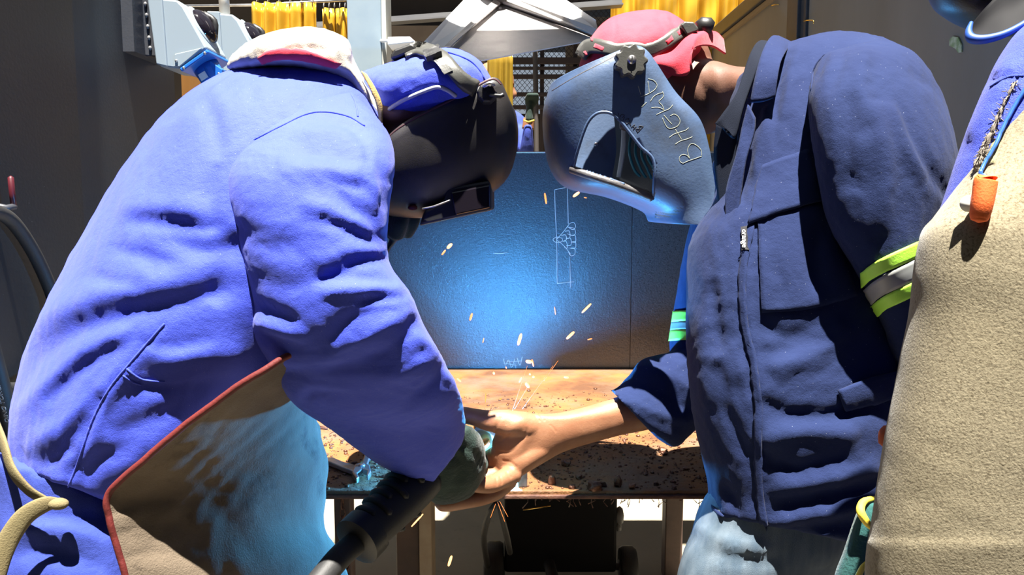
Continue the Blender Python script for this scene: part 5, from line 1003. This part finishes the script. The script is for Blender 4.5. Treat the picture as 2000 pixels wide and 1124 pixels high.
# glove tucked behind the apron
G3 = empty('work_glove', P(1680, 1050, .72)); tag(G3, 'teal suede work glove with yellow cuff binding behind the apron edge', 'glove')
g3 = remesh(loft([(1678, 990, 1740, 975, .72, .022), (1666, 1020, 1750, 1030, .72, .028), (1646, 1080, 1750, 1090, .72, .03), (1628, 1130, 1745, 1140, .72, .03), (1610, 1230, 1740, 1230, .72, .03), (1600, 1330, 1700, 1340, .72, .025)], 30, 30, .2), 0.003, 2)
mk('gauntlet', g3, MT['glove2'], G3)
mk('cuff_binding', tube([P(1706, 1035, .69), P(1692, 1020, .69), P(1681, 1000, .692), P(1684, 984, .70), P(1697, 976, .705), P(1720, 974, .71)], [.0022, .0034, .0038, .0034, .0026, .002], 10, 30), MT['yellowtrim'], G3)
mk('piping', tube([P(1692, 1098, .688), P(1684, 1110, .687), P(1676, 1128, .687)], [.001, .0024, .003], 8, 12), MT['yellowtrim'], G3)
for i in range(4):
    x = 1612 + i * 26; mk('finger', tube([P(x + 10, 1310, .72), P(x + 4, 1380, .72), P(x + 4, 1430, .715)], [.011, .011, .009], 12, 10), MT['glove2'], G3)
# earplug on its cord
E3 = empty('ear_plug', P(1918, 395, .45)); tag(E3, 'orange foam earplug on a blue cord hanging over the suede apron', 'ear plug')
ep, en = drape(BV_B, 1918, 392)
dz = ep[1] - 0.012
mk('plug', tube([P(1926, 352, dz), P(1925, 356, dz), P(1919, 395, dz - .001), P(1914, 420, dz), P(1912, 431, dz)], [.0062, .0070, .0066, .0060, .0048], 24, 30, cap=0.35), MT['orange'], E3)
cdp = [(2030, 150), (2000, 196), (1972, 248), (1954, 290), (1936, 322), (1927, 340), (1924, 352)]
cds = drape_pts(BV_B, cdp, 5)
mk('cord', tube([p + n * 0.005 for p, n in cds[:-3]] + [P(1925, 346, dz), P(1925, 353, dz)], 0.0013, 8), MT['cordblue'], E3)
mk('snap_button', tube([P(1893, 398, dz + .007), P(1893, 398, dz + .003)], [.0055, .0055], 20, cap=0.2), MT['white'], E3)
mk('second_plug', tube([P(1738, 838, .60), P(1732, 850, .60), P(1729, 868, .60)], [.005, .006, .005], 12, 12), mat('rust_red_plug', (0.45, 0.10, 0.04), rough=0.8), ao)

# ------------------------------------------------------------------ distant worker behind the gate strip
BP = empty('person', P(990, 330, 4.0) * [1, 1, 0]); tag(BP, 'distant worker in blue raising a green gloved hand before the gate', 'person')
bt = remesh([loft([(955, 205, 988, 205, 4.0, .07), (940, 235, 1030, 240, 4.0, .14), (938, 330, 1026, 330, 4.0, .15), (945, 480, 1020, 480, 4.0, .14), (950, 812, 1015, 812, 4.0, .12)], 30, 24), loft([(1005, 250, 1030, 245, 3.9, .06), (1012, 300, 1042, 300, 3.75, .055), (1020, 262, 1041, 262, 3.7, .045), (1023, 244, 1040, 243, 3.7, .04)], 20, 20)], 0.012, 3)
mk('overalls', bt, MT['royal_dark'], BP)
mk('body', remesh(head(P(968, 170, 4.0), (1, -0.1, -0.1), (0, 0, 1)) + [loft([(956, 185, 986, 185, 4.0, .05), (955, 230, 992, 230, 4.0, .06)], 10, 16)], 0.01, 3), MT['skin'], BP)
mk('wrist', tube([P(1031, 252, 3.7), P(1032, 243, 3.7), P(1033, 232, 3.7)], [.028, .027, .026], 12, 8), MT['skin'], BP)
gv = remesh([loft([(1024, 236, 1043, 234, 3.7, .035), (1027, 215, 1043, 213, 3.7, .03), (1029, 200, 1046, 198, 3.7, .03)], 12, 16)] + [tube([P(1031 + i * 4, 204, 3.7), P(1030 + i * 6, 192, 3.68), P(1033 + i * 5, 184, 3.66)], [.014, .013, .010], 8) for i in range(4)], 0.006, 2)
gg = mk('glove', gv, MT['glove'], BP)
mk('glove_binding', tube([P(1023, 235, 3.66), P(1032, 238, 3.655), P(1043, 235, 3.66)], .0035, 8, 10), MT['yellowtrim'], gg)

# ------------------------------------------------------------------ torch
TT = empty('welding_torch', P(800, 970, 1.05)); tag(TT, 'black welding torch with ribbed cable boot in the gloved hand', 'welding torch')
p0, p1 = P(838, 918, 1.115), P(694, 1062, .985)
ax = p1 - p0; L = np.linalg.norm(ax); ax = ax / L
mk('handle', tube([P(900, 890, 1.17), p0, p0 + ax * L * .25], [.022, .030, .032], 24, 16), MT['black'], TT)
bt_ = mk('cable_boot', tube([p0 + ax * L * t for t in (0.1, .3, .6, .86)], [.0325, .0335, .031, .028], 28, 24), MT['rubber'], TT)
side = np.cross(ax, [0, 1, 0]); side /= np.linalg.norm(side); bk_ = np.cross(ax, side)
for i in range(6):
    t = 0.26 + i * 0.105; c = p0 + ax * L * t; r = .0345 - i * .0012
    for k, (s0, s1) in enumerate(((-0.2, 1.7), (2.1, 4.0))):
        an = np.linspace(s0, s1, 14) + (i % 2) * 0.5 + 1.9
        sgn = 1 if bk_[1] < 0 else -1
        mk('rib', tube([c + side * r * math.cos(q_) + bk_ * sgn * r * math.sin(q_) + ax * 0.004 * math.sin(q_ * 1.0) for q_ in an], 0.0048, 8, flat=1.0), MT['rubber'], bt_)
mk('collar', tube([p0 + ax * L * .84, p0 + ax * L * .845, p0 + ax * L * .985, p0 + ax * L], [.026, .0335, .0335, .026], 28, cap=.05), MT['black'], TT, auto=40)
mk('cable', tube([p0 + ax * L * .95, p0 + ax * (L + .05), p0 + ax * (L + .16) + [0.0, -0.01, -.03], p0 + ax * (L + .3) + [.03, 0.0, -.12], p0 + ax * (L + .3) + [.14, 0.1, -.30], [0.05, .9, .02], [0.15, 1.6, .02], [0.1, 2.05, .12]], .0155, 18, 90), MT['rubber'], TT)
AV = np.array(ARC)
mk('gooseneck', tube([P(896, 888, 1.165), P(922, 878, 1.20), P(945, 862, 1.26), AV + [-.050, -.045, .052], AV + [-.022, -.020, .034]], [.011, .011, .011, .011, .011], 16, 30), MT['brass'], TT)
mk('nozzle', tube([AV + [-.045, -.040, .048], AV + [-.018, -.014, .030], AV + [0, 0, .015]], [.013, .0155, .0145], 20, 12, cap=.05), MT['steel'], TT)
mk('heat_shield', patch := surf([[(928, 836, 1.262), (945, 834, 1.262), (958, 846, 1.262)], [(930, 868, 1.262), (950, 872, 1.262), (962, 866, 1.262)], [(930, 900, 1.262), (945, 900, 1.262), (952, 884, 1.262)]], 12, 10), MT['steel'], TT, solid=0.002)
ao_ = mk('arc_flame', ball(np.array(ARC), (.004, .004, .006), None, 12), MT['arc']); tag(ao_, 'white blue welding arc glowing behind the palm', 'arc')

# ------------------------------------------------------------------ sparks
def spark(x0, y0, x1, y1, wpx, d, m, label):
    a, b = P(x0, y0, d), P(x1, y1, d + 0.004); r = wpx / FPX * d / 2
    tag(mk('spark', tube([a, a * .75 + b * .25, a * .25 + b * .75, b], [r * .6, r * .9, r * .9, r * .6], 8), MT[m]), label, 'spark', 'weld sparks')
for s_ in ((1064, 378, 1067, 398, 4, 1.5, 'spark', 'thin spark streak left of the chalk rectangle top'), (1120, 384, 1131, 376, 6, 1.5, 'spark_hot', 'bright short spark under the blue grey helmet corner'), (1126, 366, 1129, 360, 3, 1.5, 'spark', 'tiny spark just below the blue grey helmet'),
           (1141, 386, 1146, 387, 2, 1.5, 'spark', 'faint spark dash right of the short bright spark'), (863, 498, 870, 489, 4, 1.5, 'spark', 'lower half of the split spark below the black helmet'), (874, 485, 882, 477, 7, 1.5, 'spark_hot', 'upper half of the split spark below the black helmet'),
           (918, 626, 922, 613, 5, 1.5, 'spark', 'spark streak on the plate left of the bright spot'), (1083, 600, 1085, 615, 2, 1.5, 'spark', 'faint thin spark right of the bright spot'), (1137, 611, 1154, 594, 4.5, 1.5, 'spark_hot', 'long slanted spark above the shadow edge'),
           (1107, 662, 1121, 649, 6, 1.45, 'spark_hot', 'long slanted spark below the shadow edge'), (1148, 664, 1156, 662, 3, 1.45, 'spark', 'short level spark right of the slanted one'), (1012, 674, 1018, 653, 6.5, 1.42, 'spark_hot', 'thick upright spark above the smoke'),
           (943, 670, 945, 661, 2, 1.45, 'spark', 'faint upright spark left in the smoke'), (1028, 706, 1037, 708, 8, 1.42, 'spark_hot', 'round bright spark beside the smoke'), (1039, 703, 1042, 716, 4, 1.42, 'spark', 'upright spark touching the round spark'),
           (964, 728, 965, 731, 5, 1.42, 'spark_hot', 'dot spark at the plate foot left of the smoke'), (988, 717, 989, 720, 3, 1.42, 'spark', 'tiny dot spark in the smoke'), (1034, 731, 1036, 732, 4, 1.42, 'spark_hot', 'dot spark at the plate foot right of the smoke'), (1041, 736, 1043, 737, 5, 1.42, 'spark_hot', 'lower dot spark on the bench back'),
           (1014, 747, 1019, 738, 4, 1.4, 'spark_hot', 'slanted spark above the helping hand'), (1027, 749, 1033, 757, 7, 1.4, 'spark_hot', 'thick short spark above the helping hand'), (1102, 737, 1110, 738, 5, 1.45, 'spark_hot', 'level spark on the bench back near the shirt cuff'), (948, 787, 949, 769, 2.5, 1.35, 'spark', 'upright spark just above the thumb'),
           (976, 781, 979, 779, 4, 1.38, 'spark', 'tiny spark over the thumb joint'), (893, 740, 900, 746, 4, 1.3, 'spark_hot', 'spark crossing the blue cuff upper edge'), (902, 738, 893, 744, 2.5, 1.3, 'spark', 'thin spark crossing the cuff spark'), (804, 1029, 826, 1005, 3.5, 1.5, 'spark_hot', 'long slanted spark falling beside the bench leg'), (876, 1106, 882, 1087, 6, 1.5, 'spark_hot', 'lowest spark falling over the pale floor')):
    spark(*s_)
for x0, y0, x1, y1, lb_ in ((1000, 805, 1030, 715, 'longest hair thin spark trail rising from behind the palm'), (1020, 800, 1080, 715, 'hair thin golden trail slanting right above the wrist'), (1005, 800, 1040, 740, 'short hair thin trail between the two longer ones'), (1062, 745, 1090, 705, 'hair thin golden trail at the plate foot'),
                            (968, 985, 958, 1012, 'left hair thin trail falling under the bench edge'), (972, 982, 986, 1020, 'middle hair thin trail falling under the bench edge'), (976, 980, 992, 1010, 'right hair thin trail falling under the bench edge')):
    spark(x0, y0, x1, y1, 0.9, 1.27 if y0 > 900 else 1.40, 'spark', lb_)

# ------------------------------------------------------------------ smoke over the arc
sm = bpy.data.materials.new('weld_smoke'); sm.use_nodes = True; nt = sm.node_tree; nt.nodes.clear()
out = nt.nodes.new('ShaderNodeOutputMaterial'); vol = nt.nodes.new('ShaderNodeVolumePrincipled'); nt.links.new(vol.outputs[0], out.inputs['Volume'])
vol.inputs['Color'].default_value = (0.97, 0.98, 1.0, 1); vol.inputs['Anisotropy'].default_value = 0.2
tc = nt.nodes.new('ShaderNodeTexCoord'); nz = nt.nodes.new('ShaderNodeTexNoise'); nz.inputs['Scale'].default_value = 14; nz.inputs['Detail'].default_value = 4
nt.links.new(tc.outputs['Object'], nz.inputs['Vector'])
gr = nt.nodes.new('ShaderNodeTexGradient'); gr.gradient_type = 'SPHERICAL'; mp = nt.nodes.new('ShaderNodeMapping'); nt.links.new(tc.outputs['Generated'], mp.inputs[0])
mp.inputs['Location'].default_value = (-1, -1, -1); mp.inputs['Scale'].default_value = (2, 2, 2); nt.links.new(mp.outputs[0], gr.inputs[0])
mr = nt.nodes.new('ShaderNodeMapRange'); mr.inputs[1].default_value = 0.36; mr.inputs[2].default_value = 0.62; nt.links.new(nz.outputs['Fac'], mr.inputs[0])
m1 = nt.nodes.new('ShaderNodeMath'); m1.operation = 'MULTIPLY'; nt.links.new(mr.outputs[0], m1.inputs[0]); nt.links.new(gr.outputs['Fac'], m1.inputs[1])
m2 = nt.nodes.new('ShaderNodeMath'); m2.operation = 'MULTIPLY'; m2.inputs[1].default_value = 55.0; nt.links.new(m1.outputs[0], m2.inputs[0]); nt.links.new(m2.outputs[0], vol.inputs['Density'])
so = mk('weld_smoke', ball(P(958, 712, 1.52), (0.10, 0.05, 0.09), None, 16), sm); tag(so, 'thin blue weld smoke curling up from the arc', 'smoke', kind='stuff')
